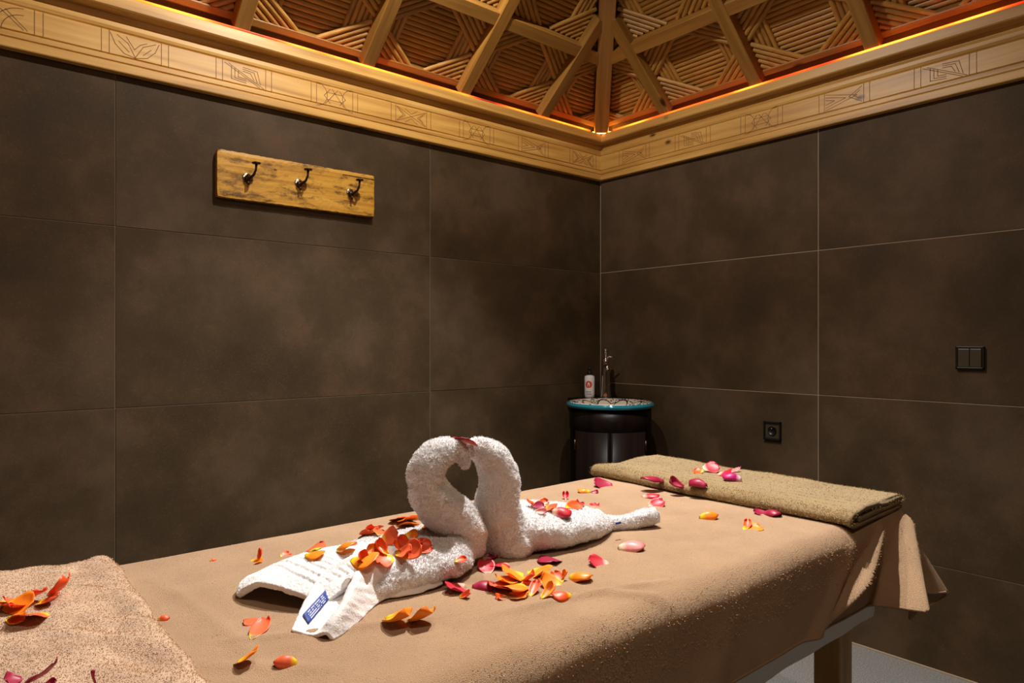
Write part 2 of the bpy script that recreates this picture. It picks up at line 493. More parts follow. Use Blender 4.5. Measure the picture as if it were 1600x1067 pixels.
# carved motifs: raised strips on the fascia, groove shadow and stain in their colour
def motif(kind):
    Wd, Hh = 0.077, 0.073
    Ls = []
    for s in (-1, 1):
        Ls.append([(s * Wd, 0), (s * Wd, Hh)]); Ls.append([(s * (Wd + 0.022), 0.0), (s * (Wd + 0.022), Hh)])
    def arc(cx, cy, r, a0, a1, n=10):
        return [(cx + r * math.cos(a0 + (a1 - a0) * k / n), cy + r * math.sin(a0 + (a1 - a0) * k / n)) for k in range(n + 1)]
    if kind == 'leaf':
        Ls.append([(-0.074, 0.068), (-0.060, 0.035), (-0.035, 0.010), (0.0, 0.002), (0.035, 0.012), (0.058, 0.036), (0.070, 0.066)])
        Ls.append([(-0.055, 0.066), (-0.022, 0.045), (-0.002, 0.004)])
        Ls.append([(-0.002, 0.004), (0.022, 0.045), (0.060, 0.064)])
        Ls.append([(-0.028, 0.066), (-0.004, 0.030), (0.014, 0.050), (0.034, 0.060)])
        Ls.append([(-0.050, 0.046), (-0.020, 0.018)]); Ls.append([(0.022, 0.018), (0.046, 0.042)])
    elif kind == 'knot':
        for d in (0, 0.014):
            Ls.append([(-0.070 + d, 0.066), (0.056 + d, 0.002)])
        for q in (0.022, 0.034, 0.046):
            Ls.append([(-q, 0.036 + q * 0.5), (-q, 0.036 - q * 0.5), (0.006, 0.036 - q * 0.6)])
            Ls.append([(-0.006, 0.036 + q * 0.6), (q, 0.036 + q * 0.5), (q + 0.012, 0.036 - q * 0.5)])
    elif kind == 'star':
        for s in (-1, 1):
            Ls.append(arc(s * 0.077, 0.036, 0.045, math.pi / 2 if s < 0 else math.pi / 2, -math.pi / 2 if s < 0 else 3 * math.pi / 2))
            Ls.append([(-s * 0.04, 0.004), (s * 0.012, 0.066)])
            Ls.append([(s * 0.02, 0.008), (s * 0.045, 0.036), (s * 0.02, 0.064)])
        Ls.append([(-0.030, 0.022), (0.030, 0.022)]); Ls.append([(-0.030, 0.050), (0.030, 0.050)])
    elif kind == 'fan':
        Ls.append(arc(0.05, -0.005, 0.075, math.pi, math.pi / 2)); Ls.append(arc(0.05, -0.005, 0.055, math.pi, math.pi / 2))
        for d in (0, 0.016):
            Ls.append([(-0.01 + d, 0.058), (0.05 + d * 0.6, 0.006)])
    elif kind == 'cross':
        for s in (-1, 1):
            Ls.append([(-0.07, 0.036 + s * 0.03), (0.07, 0.036 - s * 0.03)])
            Ls.append([(s * 0.072, 0.064), (s * 0.03, 0.036), (s * 0.072, 0.008)])
            Ls.append([(s * 0.06, 0.052), (s * 0.04, 0.036), (s * 0.06, 0.020)])
            Ls.append([(-0.03, 0.036 + s * 0.028), (0, 0.036 + s * 0.01), (0.03, 0.036 + s * 0.028)])
    else:
        for k in range(3):
            Ls.append([(-0.072, 0.004 + k * 0.011), (0.052 - k * 0.044, 0.036), (-0.072, 0.068 - k * 0.011)])
        Ls.append([(0.07, 0.066), (0.02, 0.036), (0.07, 0.006)])
        Ls.append([(0.062, 0.052), (0.038, 0.036), (0.062, 0.020)])
    return Ls

def ribbon(Ls, wd, place):
    v, f = [], []
    for L_ in Ls:
        for (a, b), (c, d) in zip(L_[:-1], L_[1:]):
            dx, dy = c - a, d - b
            l = math.hypot(dx, dy)
            if l < 1e-6: continue
            nx, ny = -dy / l * wd / 2, dx / l * wd / 2
            ex, ey = dx / l * wd * 0.3, dy / l * wd * 0.3
            k = len(v)
            for h in (0.0, 0.0005):
                v += [place(a + nx - ex, b + ny - ey, h), place(a - nx - ex, b - ny - ey, h),
                      place(c - nx + ex, d - ny + ey, h), place(c + nx + ex, d + ny + ey, h)]
            f += [(k, k + 1, k + 2, k + 3), (k + 4, k + 5, k + 6, k + 7), (k, k + 1, k + 5, k + 4), (k + 1, k + 2, k + 6, k + 5),
                  (k + 2, k + 3, k + 7, k + 6), (k + 3, k, k + 4, k + 7)]
    return v, f

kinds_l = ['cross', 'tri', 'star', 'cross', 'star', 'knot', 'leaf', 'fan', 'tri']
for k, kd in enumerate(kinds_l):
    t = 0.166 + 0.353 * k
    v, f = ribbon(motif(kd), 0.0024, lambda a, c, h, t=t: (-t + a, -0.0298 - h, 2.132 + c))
    link('carving_shade_line', mesh('carving_shade_line', v, f), M['carve_shade'], cor_l)
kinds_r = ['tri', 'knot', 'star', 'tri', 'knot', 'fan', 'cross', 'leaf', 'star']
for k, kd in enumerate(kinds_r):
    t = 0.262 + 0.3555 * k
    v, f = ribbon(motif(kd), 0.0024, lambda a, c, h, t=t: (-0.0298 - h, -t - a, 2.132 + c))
    link('carving_shade_line', mesh('carving_shade_line', v, f), M['carve_shade'], cor_r)

# ceiling ---------------------------------------------------------------------
TANP = 0.845
PITCH = math.atan(TANP)
CP, SP = math.cos(PITCH), math.sin(PITCH)
S0, Z0 = 0.075, 2.312            # where the beams' soffit meets the ledge
DECK = 0.078                     # boards lie this far above the soffit plane
Z_AP = Z0 + TANP * (S / 2 - S0)
ceiling = None
def soff(t, s, side, up=0.0):
    """point of the soffit plane of a slope; t along wall from far corner, s plan distance from wall; up: away from room"""
    z = Z0 + TANP * (s - S0)
    if side == 'l':
        return Vector((-t, -s, z)) + Vector((0, SP, CP)) * up
    return Vector((-s, -t, z)) + Vector((SP, 0, CP)) * up
dk = DECK + 0.012
hz = lambda s: Z0 + TANP * (s - S0) + dk / CP
lo = -0.1
v = [(0 - lo, 0 - lo, hz(lo)), (-S + lo, -lo, hz(lo)), (-S + lo, -S + lo, hz(lo)), (-lo, -S + lo, hz(lo)), (-S / 2, -S / 2, hz(S / 2))]
v += [(a, b, c + 0.05) for a, b, c in v]
f = [(0, 1, 4), (1, 2, 4), (2, 3, 4), (3, 0, 4), (6, 5, 9), (7, 6, 9), (8, 7, 9), (5, 8, 9),
     (0, 5, 6, 1), (1, 6, 7, 2), (2, 7, 8, 3), (3, 8, 5, 0)]
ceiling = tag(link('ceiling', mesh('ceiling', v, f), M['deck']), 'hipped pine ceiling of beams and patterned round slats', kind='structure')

def beam(p0, p1, up, wd, dp, name='rafter', m=None):
    """box beam whose soffit centreline runs p0 -> p1; up: unit vector into the roof"""
    X = (p1 - p0); L_ = X.length; X.normalize()
    Zv = (up - X * up.dot(X)).normalized()
    Y = Zv.cross(X)
    me = box_me(name, (0, -wd / 2, 0), (L_, wd / 2, dp), 0.003)
    o = bpy.data.objects.new(name, me); me.materials.append(m or M['beam'])
    C.objects.link(o)
    o.parent = ceiling
    o.matrix_local = Matrix(((X.x, Y.x, Zv.x, p0.x), (X.y, Y.y, Zv.y, p0.y), (X.z, Y.z, Zv.z, p0.z), (0, 0, 0, 1)))
    return o
UPL = Vector((0, SP, CP)); UPR = Vector((SP, 0, CP))
ROWS = [0.06, 0.343, 0.66, 0.98, 1.30]
JACKS = [0.487, 0.972, 1.455, 1.955, 2.44, 2.92]
JW = 0.056
for side, up in (('l', UPL), ('r', UPR)):
    for t in JACKS:
        s1 = min(t, S - t) - 0.02
        beam(soff(t, S0 - 0.005, side), soff(t, s1, side), up, JW, DECK + 0.01, 'jack_rafter')
    for s in ROWS[1:]:
        beam(soff(s + 0.02, s, side, 0.004), soff(S - s - 0.02, s, side, 0.004), up, JW, DECK + 0.006, 'purlin')
    # eaves board between ledge and slats
    p0 = soff(S0 + 0.01, S0 + 0.012, side, 0.045); p1 = soff(S - S0, S0 + 0.012, side, 0.045)
    beam(p0, p1, up, 0.03, 0.03, 'eaves_board')
diag = [((-1, -1), (0, 0)), ((1, -1), (-S, 0)), ((1, 1), (-S, -S)), ((-1, 1), (0, -S))]
for (dx, dy), (cx, cy) in diag:
    s1 = S / 2 - 0.01
    p0 = Vector((cx + dx * (S0 - 0.01), cy + dy * (S0 - 0.01), Z0 - TANP * 0.01 - 0.012))
    p1 = Vector((cx + dx * s1, cy + dy * s1, Z0 + TANP * (s1 - S0) - 0.012))
    beam(p0, p1, Vector((0, 0, 1)), 0.074, 0.11, 'hip_rafter')

# round slats: unit half-round along x, shared by all
def slat_mesh():
    n = 6; r = 0.0103
    v, f = [], []
    for x in (0.0, 1.0):
        for k in range(n + 1):
            a = math.pi * k / n
            v.append((x, -r * math.cos(a), r * math.sin(a)))
    for k in range(n):
        f.append((k, k + 1, n + 2 + k, n + 1 + k))
    f.append(tuple(reversed(range(n + 1)))); f.append(tuple(range(n + 1, 2 * n + 2)))
    me = mesh('slat', v, f); me.materials.append(M['slat'])
    return me
SLAT = slat_mesh()

def clip(p, d, poly):
    """interval of line p + k d inside convex polygon (ccw)"""
    k0, k1 = -9.0, 9.0
    for i in range(len(poly)):
        a, b = poly[i], poly[(i + 1) % len(poly)]
        nx, ny = -(b[1] - a[1]), b[0] - a[0]
        den = nx * d[0] + ny * d[1]
        num = nx * (a[0] - p[0]) + ny * (a[1] - p[1])
        if abs(den) < 1e-9:
            if num > 0: return None
            continue
        k = num / den
        if den > 0: k0 = max(k0, k)
        else: k1 = min(k1, k)
    return (k0, k1) if k1 - k0 > 0.018 else None

def clip_poly(poly, a, b):
    """keep the part left of line a->b"""
    nx, ny = -(b[1] - a[1]), b[0] - a[0]
    sd = lambda p: (p[0] - a[0]) * nx + (p[1] - a[1]) * ny
    out = []
    for i in range(len(poly)):
        p, q = poly[i], poly[(i + 1) % len(poly)]
        sp, sq = sd(p), sd(q)
        if sp >= 0: out.append(p)
        if (sp >= 0) != (sq >= 0):
            k = sp / (sp - sq)
            out.append((p[0] + (q[0] - p[0]) * k, p[1] + (q[1] - p[1]) * k))
    return out

rods = []      # (matrix, score)
def rod(side, a, b, h):
    """a, b in (t, slope-length) of a slope; h: depth of the flat back above the soffit"""
    pa = soff(a[0], S0 + a[1] * CP, side, h); pb = soff(b[0], S0 + b[1] * CP, side, h)
    X = pb - pa; L_ = X.length; X.normalize()
    nn = -(UPL if side == 'l' else UPR)
    Y = nn.cross(X)
    Mx = Matrix(((X.x * L_, Y.x, nn.x, pa.x), (X.y * L_, Y.y, nn.y, pa.y), (X.z * L_, Y.z, nn.z, pa.z), (0, 0, 0, 1)))
    sc = 0
    inside = 0
    for q in (0.1, 0.5, 0.9):
        p = pa.lerp(pb, q)
        if depth(p) > 0.4:
            px, py = project(p)
            if -20 < px < 1620 and -10 < py < 300:
                inside += 1
                sc += L_ / depth(p) ** 2
    rods.append((Mx, sc * inside))

def fill(side, poly, d, h, pitch=0.0212, skip=None):
    l = math.hypot(*d); d = (d[0] / l, d[1] / l)
    n = (-d[1], d[0])
    qs = [p[0] * n[0] + p[1] * n[1] for p in poly]
    k = min(qs) + pitch * 0.5
    while k < max(qs) - pitch * 0.2:
        p = (n[0] * k, n[1] * k)
        c = clip(p, d, poly)
        if c:
            rod(side, (p[0] + d[0] * c[0], p[1] + d[1] * c[0]), (p[0] + d[0] * c[1], p[1] + d[1] * c[1]), h)
        k += pitch

def ccw(poly):
    a = sum(poly[i][0] * poly[(i + 1) % len(poly)][1] - poly[(i + 1) % len(poly)][0] * poly[i][1] for i in range(len(poly)))
    return poly if a > 0 else poly[::-1]

ts = [0.0] + JACKS + [S]
for side in ('l', 'r'):
    for ri in range(len(ROWS) - 1):
        b0 = max((ROWS[ri] - S0) / CP + JW * 0.5 - (0.03 if ri == 0 else 0), 0.012); b1 = (ROWS[ri + 1] - S0) / CP - JW * 0.5
        for ci in range(len(ts) - 1):
            t0, t1 = ts[ci] + JW * 0.5, ts[ci + 1] - JW * 0.5
            hip = lambda P: clip_poly(clip_poly(ccw(P), (S0 + 0.05, 0.0), (S0 + 0.05 + 3 * CP, 3.0)) if False else ccw(P), (9, 9), (9, 9.0001)) if False else ccw(P)
            def cut(P):
                P = ccw(P)
                # near hip: s <= t - 0.05  (left of a line in (t, b) space), far hip likewise
                P = clip_poly(P, (1.0 + 0.02, (1.0 - S0) / CP), (0.02, (0.0 - S0) / CP))
                if len(P) < 3: return None
                P = clip_poly(P, (S - 0.05, (0.0 - S0) / CP), (S - 0.05 - 1.0, (1.0 - S0) / CP))
                return P if len(P) >= 3 else None
            P = cut([(t0, b0), (t1, b0), (t1, b1), (t0, b1)])
            if not P: continue
            fill(side, P, (1, 0), DECK)
            wd, ht = t1 - t0, b1 - b0
            tm, bmid = (t0 + t1) / 2, (b0 + b1) / 2
            for x0, x1 in ((t0, t0 + wd * 0.23), (t1 - wd * 0.23, t1)):
                Q = cut([(x0, b0 + ht * 0.12), (x1, b0 + ht * 0.12), (x1, b1 - ht * 0.12), (x0, b1 - ht * 0.12)])
                if Q: fill(side, Q, (0, 1), DECK - 0.010)
            for cx, cy, sx, sy in ((t0, b0, 1, 1), (t1, b0, -1, 1), (t1, b1, -1, -1), (t0, b1, 1, -1)):
                lx, ly = wd * 0.49, ht * 0.50
                Q = cut([(cx, cy), (cx + sx * lx, cy), (cx, cy + sy * ly)])
                if Q: fill(side, Q, (sx * lx, -sy * ly), DECK - 0.021)
rods.sort(key=lambda q: -q[1])
NR = 295
for Mx, sc in rods[:NR]:
    o = bpy.data.objects.new('slat', SLAT); C.objects.link(o)
    o.parent = ceiling; o.matrix_local = Mx
bv = [vv.co.copy() for vv in SLAT.vertices]; bf = [tuple(p.vertices) for p in SLAT.polygons]
v, f = [], []
for Mx, sc in rods[NR:]:
    k = len(v)
    v += [Mx @ q for q in bv]; f += [tuple(i + k for i in q) for q in bf]
o = link('slat_infill', mesh('slat_infill', v, f), M['slat'], ceiling)
o['kind'] = 'stuff'

# amber light strips on the ledge ------------------------------------------------
def strip(name, p0, p1, r, label, m):
    me = tube_me(name, [p0, p1], r, 8)
    return tag(link(name, me, m), label, 'light strip', 'amber strips on the cornice ledge')
zl = 2.3105
strip('light_strip', (-0.16, -0.0735, zl), (-S + 0.1, -0.0735, zl), 0.0036, 'thin amber light strip on the cornice ledge above the hook board', M['led'])
strip('light_strip', (-0.0735, -0.16, zl), (-0.0735, -S + 0.1, zl), 0.0036, 'thin amber light strip on the cornice ledge above the light switch', M['led'])
strip('light_strip', (-S + 0.0735, -0.16, zl), (-S + 0.0735, -S + 0.1, zl), 0.0036, 'thin amber light strip on the cornice ledge opposite the light switch', M['led'])
strip('light_strip', (-0.16, -S + 0.0735, zl), (-S + 0.1, -S + 0.0735, zl), 0.0036, 'thin amber light strip on the cornice ledge opposite the hook board', M['led'])
c = Vector((-0.083, -0.083, 2.313))
tag(link('corner_light', tube_me('corner_light', [c + Vector((0.05, -0.052, 0)), c + Vector((0.004, -0.004, -0.001)), c + Vector((-0.052, 0.05, 0))], 0.005, 8), M['ledhot']),
    'bright amber light end glowing at the foot of the hip rafter', 'light strip')

# ceiling spots and added fill lamp (above the frame) ----------------------------------------
def lamp(name, pos, aim, watts, col, cone, blend, rad, label):
    root = empty(name, pos)
    d = (aim - pos).normalized()
    q = d.to_track_quat('-Z', 'Y').to_matrix().to_4x4()
    k = max(1.0, rad / 0.03)
    def put(nm, me, m):
        o = link(nm, me, m); o.parent = root; o.matrix_local = q; return o
    put('housing', lathe('housing', [(0.030 * k, 0.0), (0.033 * k, 0.002), (0.033 * k, 0.075), (0.026 * k, 0.085)], 24), M['black'])
    put('lamp_glass', lathe('lamp_glass', [(0.027 * k, -0.0025), (0.027 * k, -0.001)], 24), M['bulb'] if rad < 0.05 else M['fillbulb'])
    sd = min(-pos.x, -pos.y, pos.x + S, pos.y + S)
    zc = Z0 + TANP * (sd - S0) + 0.06
    o = link('stem', tube_me('stem', [(0, 0, 0.05), (0, 0, zc - pos.z)], 0.007, 8), M['black']); o.parent = root
    tag(root, label, 'spotlight', 'lamps hanging from the roof beams')
    ld = bpy.data.lights.new('beam', 'SPOT')
    ld.energy = watts; ld.color = col
    ld.spot_size = math.radians(cone); ld.spot_blend = blend; ld.shadow_soft_size = rad
    lo_ = bpy.data.objects.new('beam', ld); C.objects.link(lo_)
    lo_.parent = root
    lo_.location = d * (0.012 + rad * 0.6)
    lo_.rotation_euler = d.to_track_quat('-Z', 'Y').to_euler()
for a_ in LAMPS:
    lamp(*a_)

# ------------------------------------------------------------------ massage table
TX0, TX1, TY0, TY1 = -0.12, 2.02, 0.715, 1.572    # top relative to the camera plan
def rel_box(nm, lo, hi, m, parent, bev=0.004, seg=1):
    lo = (CAM.x + lo[0], CAM.y + lo[1], lo[2]); hi = (CAM.x + hi[0], CAM.y + hi[1], hi[2])
    return link(nm, box_me(nm, lo, hi, bev, seg), m, parent)
table = tag(empty('massage_table', (CAM.x + 0.95, CAM.y + 1.14, 0)), 'wooden massage table with square legs under the beige terry cloth', 'table')
rel_box('mattress', (TX0 + 0.02, TY0 + 0.02, 0.655), (TX1 - 0.02, TY1 - 0.02, TOP - 0.012), M['vinyl'], table, 0.03, 4)
rel_box('table_top', (TX0 + 0.03, TY0 + 0.03, 0.62), (TX1 - 0.03, TY1 - 0.03, 0.655), M['leg'], table)
for x in (0.17, 1.67):
    for y in (0.752, 1.47):
        rel_box('leg', (x, y, 0.0), (x + 0.066, y + 0.066, 0.62), M['leg'], table, 0.003)
for y in (0.77, 1.49):
    rel_box('rail', (0.236, y, 0.54), (1.67, y + 0.03, 0.62), M['leg'], table)
for x in (0.19, 1.69):
    rel_box('rail', (x, 0.818, 0.54), (x + 0.03, 1.47, 0.62), M['leg'], table)

# white sheet: a thin cover over the mattress with a hanging skirt
def white_sheet():
    n = 140
    v = []
    cols = [0, 1, 2, 3, 4, 5]
    for i in range(n + 1):
        x = TX0 + 0.01 + (1.985 - TX0) * i / n
        def zb(x):
            base = 0.512 + 0.0015 * math.sin(x * 9)
            if x > 1.80: base = 0.553 + (x - 1.80) * 0.12
            return base
        wv = 0.002 * math.sin(x * 15) + 0.0012 * math.sin(x * 37 + 1)
        yl, yr = TY1 + 0.004, TY0 - 0.001
        z1 = TOP - 0.008
        row = [(yl - 0.008 - wv, zb(x)), (yl - 0.008 - wv * 0.5, 0.62), (yl - 0.012, z1 - 0.03), (yl - 0.03, z1), ((yl + yr) / 2, z1),
               (yr + 0.03, z1), (yr + 0.012, z1 - 0.03), (yr + 0.010 + wv * 0.5, 0.62), (yr + 0.014 + wv, zb(x))]
        for y, z in row:
            v.append((CAM.x + x, CAM.y + y, z))
    me = mesh('white_sheet', v, grid_faces(n + 1, 9), True)
    o = tag(link('white_sheet', me, M['sheet']), 'white sheet showing below the beige terry cloth along the table side', 'sheet')
    md = o.modifiers.new('thick', 'SOLIDIFY'); md.thickness = 0.002; md.offset = 0
white_sheet()

# beige terry blanket --------------------------------------------------------------
def side_drop(e, R, flare):
    """excess length past an edge -> (outward, downward)"""
    ph = np.minimum(e / R, math.pi / 2 - flare)
    rest = np.maximum(e - R * (math.pi / 2 - flare), 0)
    return R * np.sin(ph) + rest * math.sin(flare), R * (1 - np.cos(ph)) + rest * math.cos(flare)

def drape(a, b, x1, y0, y1, R=0.05, flare=0.06, foldA=0.0):
    """sheet coordinates a (along x), b (along y) -> rel x, y, z above TOP"""
    ex = np.maximum(a - (x1 - R), 0)
    ey0 = np.maximum((y0 + R) - b, 0)
    ey1 = np.maximum(b - (y1 - R), 0)
    x = np.minimum(a, x1 - R).astype(float); y = np.clip(b, y0 + R, y1 - R).astype(float); z = np.zeros_like(x)
    ey = np.where(ey0 > 0, ey0, ey1); sg = np.where(ey0 > 0, -1.0, 1.0)
    r = np.hypot(ex, ey)
    th = np.arctan2(ey, ex)
    corner = np.sin(2 * th)
    out, dn = side_drop(r, R, flare)
    fl = flare + foldA * corner * (0.5 + 0.5 * np.cos(12 * th + 0.4))
    out2 = R * np.sin(np.minimum(r / R, math.pi / 2)) + np.maximum(r - R * 1.2, 0) * np.sin(fl)
    dn2 = R * (1 - np.cos(np.minimum(r / R, math.pi / 2))) + np.maximum(r - R * 1.2, 0) * np.cos(fl)
    k = np.clip(corner * 2, 0, 1)
    out = out * (1 - k) + out2 * k; dn = dn * (1 - k) + dn2 * k
    x = x + out * np.cos(th) * (r > 0); y = y + sg * out * np.sin(th) * (r > 0); z = -dn
    return x, y, z, ex, ey0, ey1

def wrinkles(x, y):
    z = 0.0022 * vnoise(x * 5 + 3, y * 7, 3) + 0.0012 * vnoise(x * 14, y * 11, 4)
    # long soft creases near the front edge and the near end
    def crease(p, q, amp, wd, bow=0.0):
        p = np.array(p); q = np.array(q); d = q - p; L_ = np.hypot(*d); d = d / L_
        u = (x - p[0]) * d[0] + (y - p[1]) * d[1]
        s = -(x - p[0]) * d[1] + (y - p[1]) * d[0] - bow * (1 - (2 * u / L_ - 1) ** 2)
        return amp * np.exp(-(s / wd) ** 2) * np.clip(u / L_ * 4, 0, 1) * np.clip((1 - u / L_) * 4, 0, 1)
    def wp(px, py):
        q = on_z(px, py, TOP); return (q.x - CAM.x, q.y - CAM.y)
    z += crease(wp(740, 968), wp(1080, 905), 0.006, 0.012, 0.01)
    z += crease(wp(900, 930), wp(1130, 945), 0.006, 0.014, 0.015)
    z += crease(wp(300, 1010), wp(720, 960), 0.004, 0.012, -0.01)
    z += crease(wp(215, 900), wp(420, 1060), 0.003, 0.015, 0.02)
    z += crease(wp(260, 1040), wp(560, 1050), 0.003, 0.016, 0.0)
    return z

COLLIDE_V, COLLIDE_F = [], []
def collide(me, mw=None):
    k = len(COLLIDE_V)
    for q in me.vertices:
        COLLIDE_V.append(tuple((mw @ q.co) if mw else q.co))
    for p in me.polygons:
        COLLIDE_F.append(tuple(i + k for i in p.vertices))

def tufts(me, count, seed, length, width, parent, m, zmin=-9, floor_z=-9, want=None, spread=0.0007, up=1.0):
    """terry loops as tiny blades standing on the surface"""
    r = np.random.default_rng(seed)
    n = len(me.vertices)
    co = np.empty(n * 3); me.vertices.foreach_get('co', co); co = co.reshape(-1, 3)
    no = np.empty(n * 3); me.vertex_normals.foreach_get('vector', no); no = no.reshape(-1, 3)
    ok = np.where(co[:, 2] > zmin)[0]
    if want is not None: ok = ok[want(co[ok])]
    k = r.choice(ok, count)
    p = co[k] + r.normal(0, spread, (count, 3)) * (1, 1, 0.3 if spread > 0.001 else 1)
    d = no[k] * up + r.normal(0, 0.5, (count, 3)); d /= np.linalg.norm(d, axis=1)[:, None]
    t = np.cross(d, r.normal(0, 1, (count, 3))); t /= np.linalg.norm(t, axis=1)[:, None]
    L_ = (length * r.uniform(0.5, 1.15, count))[:, None]
    w_ = t * width * 0.5
    v = np.stack([p - w_ - d * 0.001, p + w_ - d * 0.001, p + d * L_ + w_ * 0.7, p + d * L_ - w_ * 0.7], 1).reshape(-1, 3)
    v[:, 2] = np.maximum(v[:, 2], floor_z)
    out = bpy.data.meshes.new('pile')
    out.vertices.add(count * 4); out.vertices.foreach_set('co', v.ravel())
    out.loops.add(count * 4); out.loops.foreach_set('vertex_index', np.arange(count * 4))
    out.polygons.add(count); out.polygons.foreach_set('loop_start', np.arange(count) * 4)
    out.update(calc_edges=True)
    o = link('pile', out, m, parent); o['kind'] = 'stuff'
    return o

def blanket():
    na, nb = 470, 300
    a = np.linspace(TX0 - 0.02, TX1 + 0.185, na)[:, None] * np.ones((1, nb))
    b = np.linspace(TY0 - 0.165, TY1 + 0.16, nb)[None, :] * np.ones((na, 1))
    x, y, z, ex, ey0, ey1 = drape(a, b, TX1, TY0, TY1, R=0.05, flare=0.05, foldA=0.52)
    top = np.clip(1 - (ex + ey0 + ey1) / 0.06, 0, 1)
    z = z + wrinkles(x, y) * (0.3 + 0.7 * top)
    # waves and diagonal pull-folds on the long side
    e = ey0
    side = np.clip((e - 0.03) / 0.08, 0, 1) * (ex < 0.02)
    y = y - side * (0.004 * vnoise(a * 5, e * 2, 8) + 0.003 * vnoise(a * 13 + e * 6, e * 3, 9))
    ridge = lambda x0, x1, wd: np.exp(-((a - (x0 + (x1 - x0) * e / 0.21)) / wd) ** 2)
    y = y - np.maximum(e - 0.03, 0) * (0.62 * ridge(2.04, 1.78, 0.034) + 0.44 * ridge(1.93, 1.47, 0.019) * np.clip((0.205 - e) / 0.07, 0, 1) + 0.10 * ridge(1.75, 1.45, 0.03) + 0.06 * ridge(1.2, 1.05, 0.05))
    # hem
    x, y, z = CAM.x + x, CAM.y + y, TOP + z
    v = np.stack([x, y, z], -1).reshape(-1, 3)
    me = mesh('terry_blanket', v, grid_faces(na, nb), True)
    o = tag(link('terry_blanket', me, M['blanket']), 'large beige terry cloth draped over the massage table', 'blanket')
    md = o.modifiers.new('thick', 'SOLIDIFY'); md.thickness = 0.005; md.offset = 0
    collide(me)
    # stitched hem along the lower border of the long side and the hanging end
    loop = [v[i * nb + 0] for i in range(na)] + [v[(na - 1) * nb + j] for j in range(nb)]
    hp = [Vector(p) for p in loop[::3]]
    tufts(me, 500000, 81, 0.0019, 0.0010, o, M['blanket_loops'], TOP - 0.11, want=lambda c: (c[:, 1] < CAM.y + TY1) & (c[:, 0] > CAM.x + 0.2), spread=0.0022, up=0.6)
    hem = link('hem', tube_me('hem', hp, 0.0042, 6), M['blanket'], o)
    # fringe at the hanging corner
    fr = bmesh.new()
    for j in range(2, 34, 2):
        p = Vector(v[(na - 1) * nb + j])
        q = Vector(v[(na - 2) * nb + j])
        d = (p - q).normalized()
        vv, ff = tube([p - d * 0.004, p + d * 0.012 + Vector((0, 0, -0.004))], [0.0011, 0.0006], 5)
        bvs = [fr.verts.new(c) for c in vv]
        for q_ in ff: fr.faces.new([bvs[i] for i in q_])
    fo = link('fringe', from_bm('fringe', fr), M['blanket'], o); fo['kind'] = 'stuff'
    return o
blanket()

# folded pale towel over the near end
def near_towel():
    na, nb = 150, 330
    xe = 0.276
    a = np.linspace(TX0 - 0.03, xe, na)[:, None] * np.ones((1, nb))
    b = np.linspace(TY0 - 0.15, TY1 + 0.15, nb)[None, :] * np.ones((na, 1))
    edge = xe + 0.008 * vnoise(b * 6, b * 0, 12) + 0.004 * vnoise(b * 17, b * 0, 13)
    a = TX0 - 0.03 + (a - TX0 + 0.03) / (xe - TX0 + 0.03) * (edge - TX0 + 0.03)
    x, y, z, ex, ey0, ey1 = drape(a, b, 9, TY0 - 0.018, TY1 + 0.018, R=0.05, flare=0.05)
    dx = edge - a
    th = 0.020 * np.sqrt(np.clip(1 - (1 - np.clip(dx / 0.022, 0, 1)) ** 2, 0, 1))
    roll = 0.004 * np.exp(-((dx - 0.028) / 0.018) ** 2)
    bulge = 0.008 * np.clip(dx / 0.12, 0, 1) * np.clip((TY1 - b) / 0.15, 0, 1)
    wr = 0.0080 * vnoise(a * 9 - b * 5, b * 13 + a * 14, 21) + 0.0045 * vnoise(a * 18 - b * 10, b * 30 + a * 30, 22)
    z = z + th + roll - 0.001 + (wr) * np.clip(dx / 0.05, 0, 1) + bulge
    v = np.stack([CAM.x + x, CAM.y + y, TOP + z], -1).reshape(-1, 3)
    me = mesh('pale_towel', v, grid_faces(na, nb), True)
    o = tag(link('pale_towel', me, M['near']), 'pale beige terry towel laid over the near end of the table', 'towel')
    md = o.modifiers.new('thick', 'SOLIDIFY'); md.thickness = 0.003; md.offset = -1
    collide(me)
    tufts(me, 110000, 82, 0.0013, 0.0009, o, M['near_loops'], TOP - 0.08, spread=0.0012, up=0.6)
near_towel()

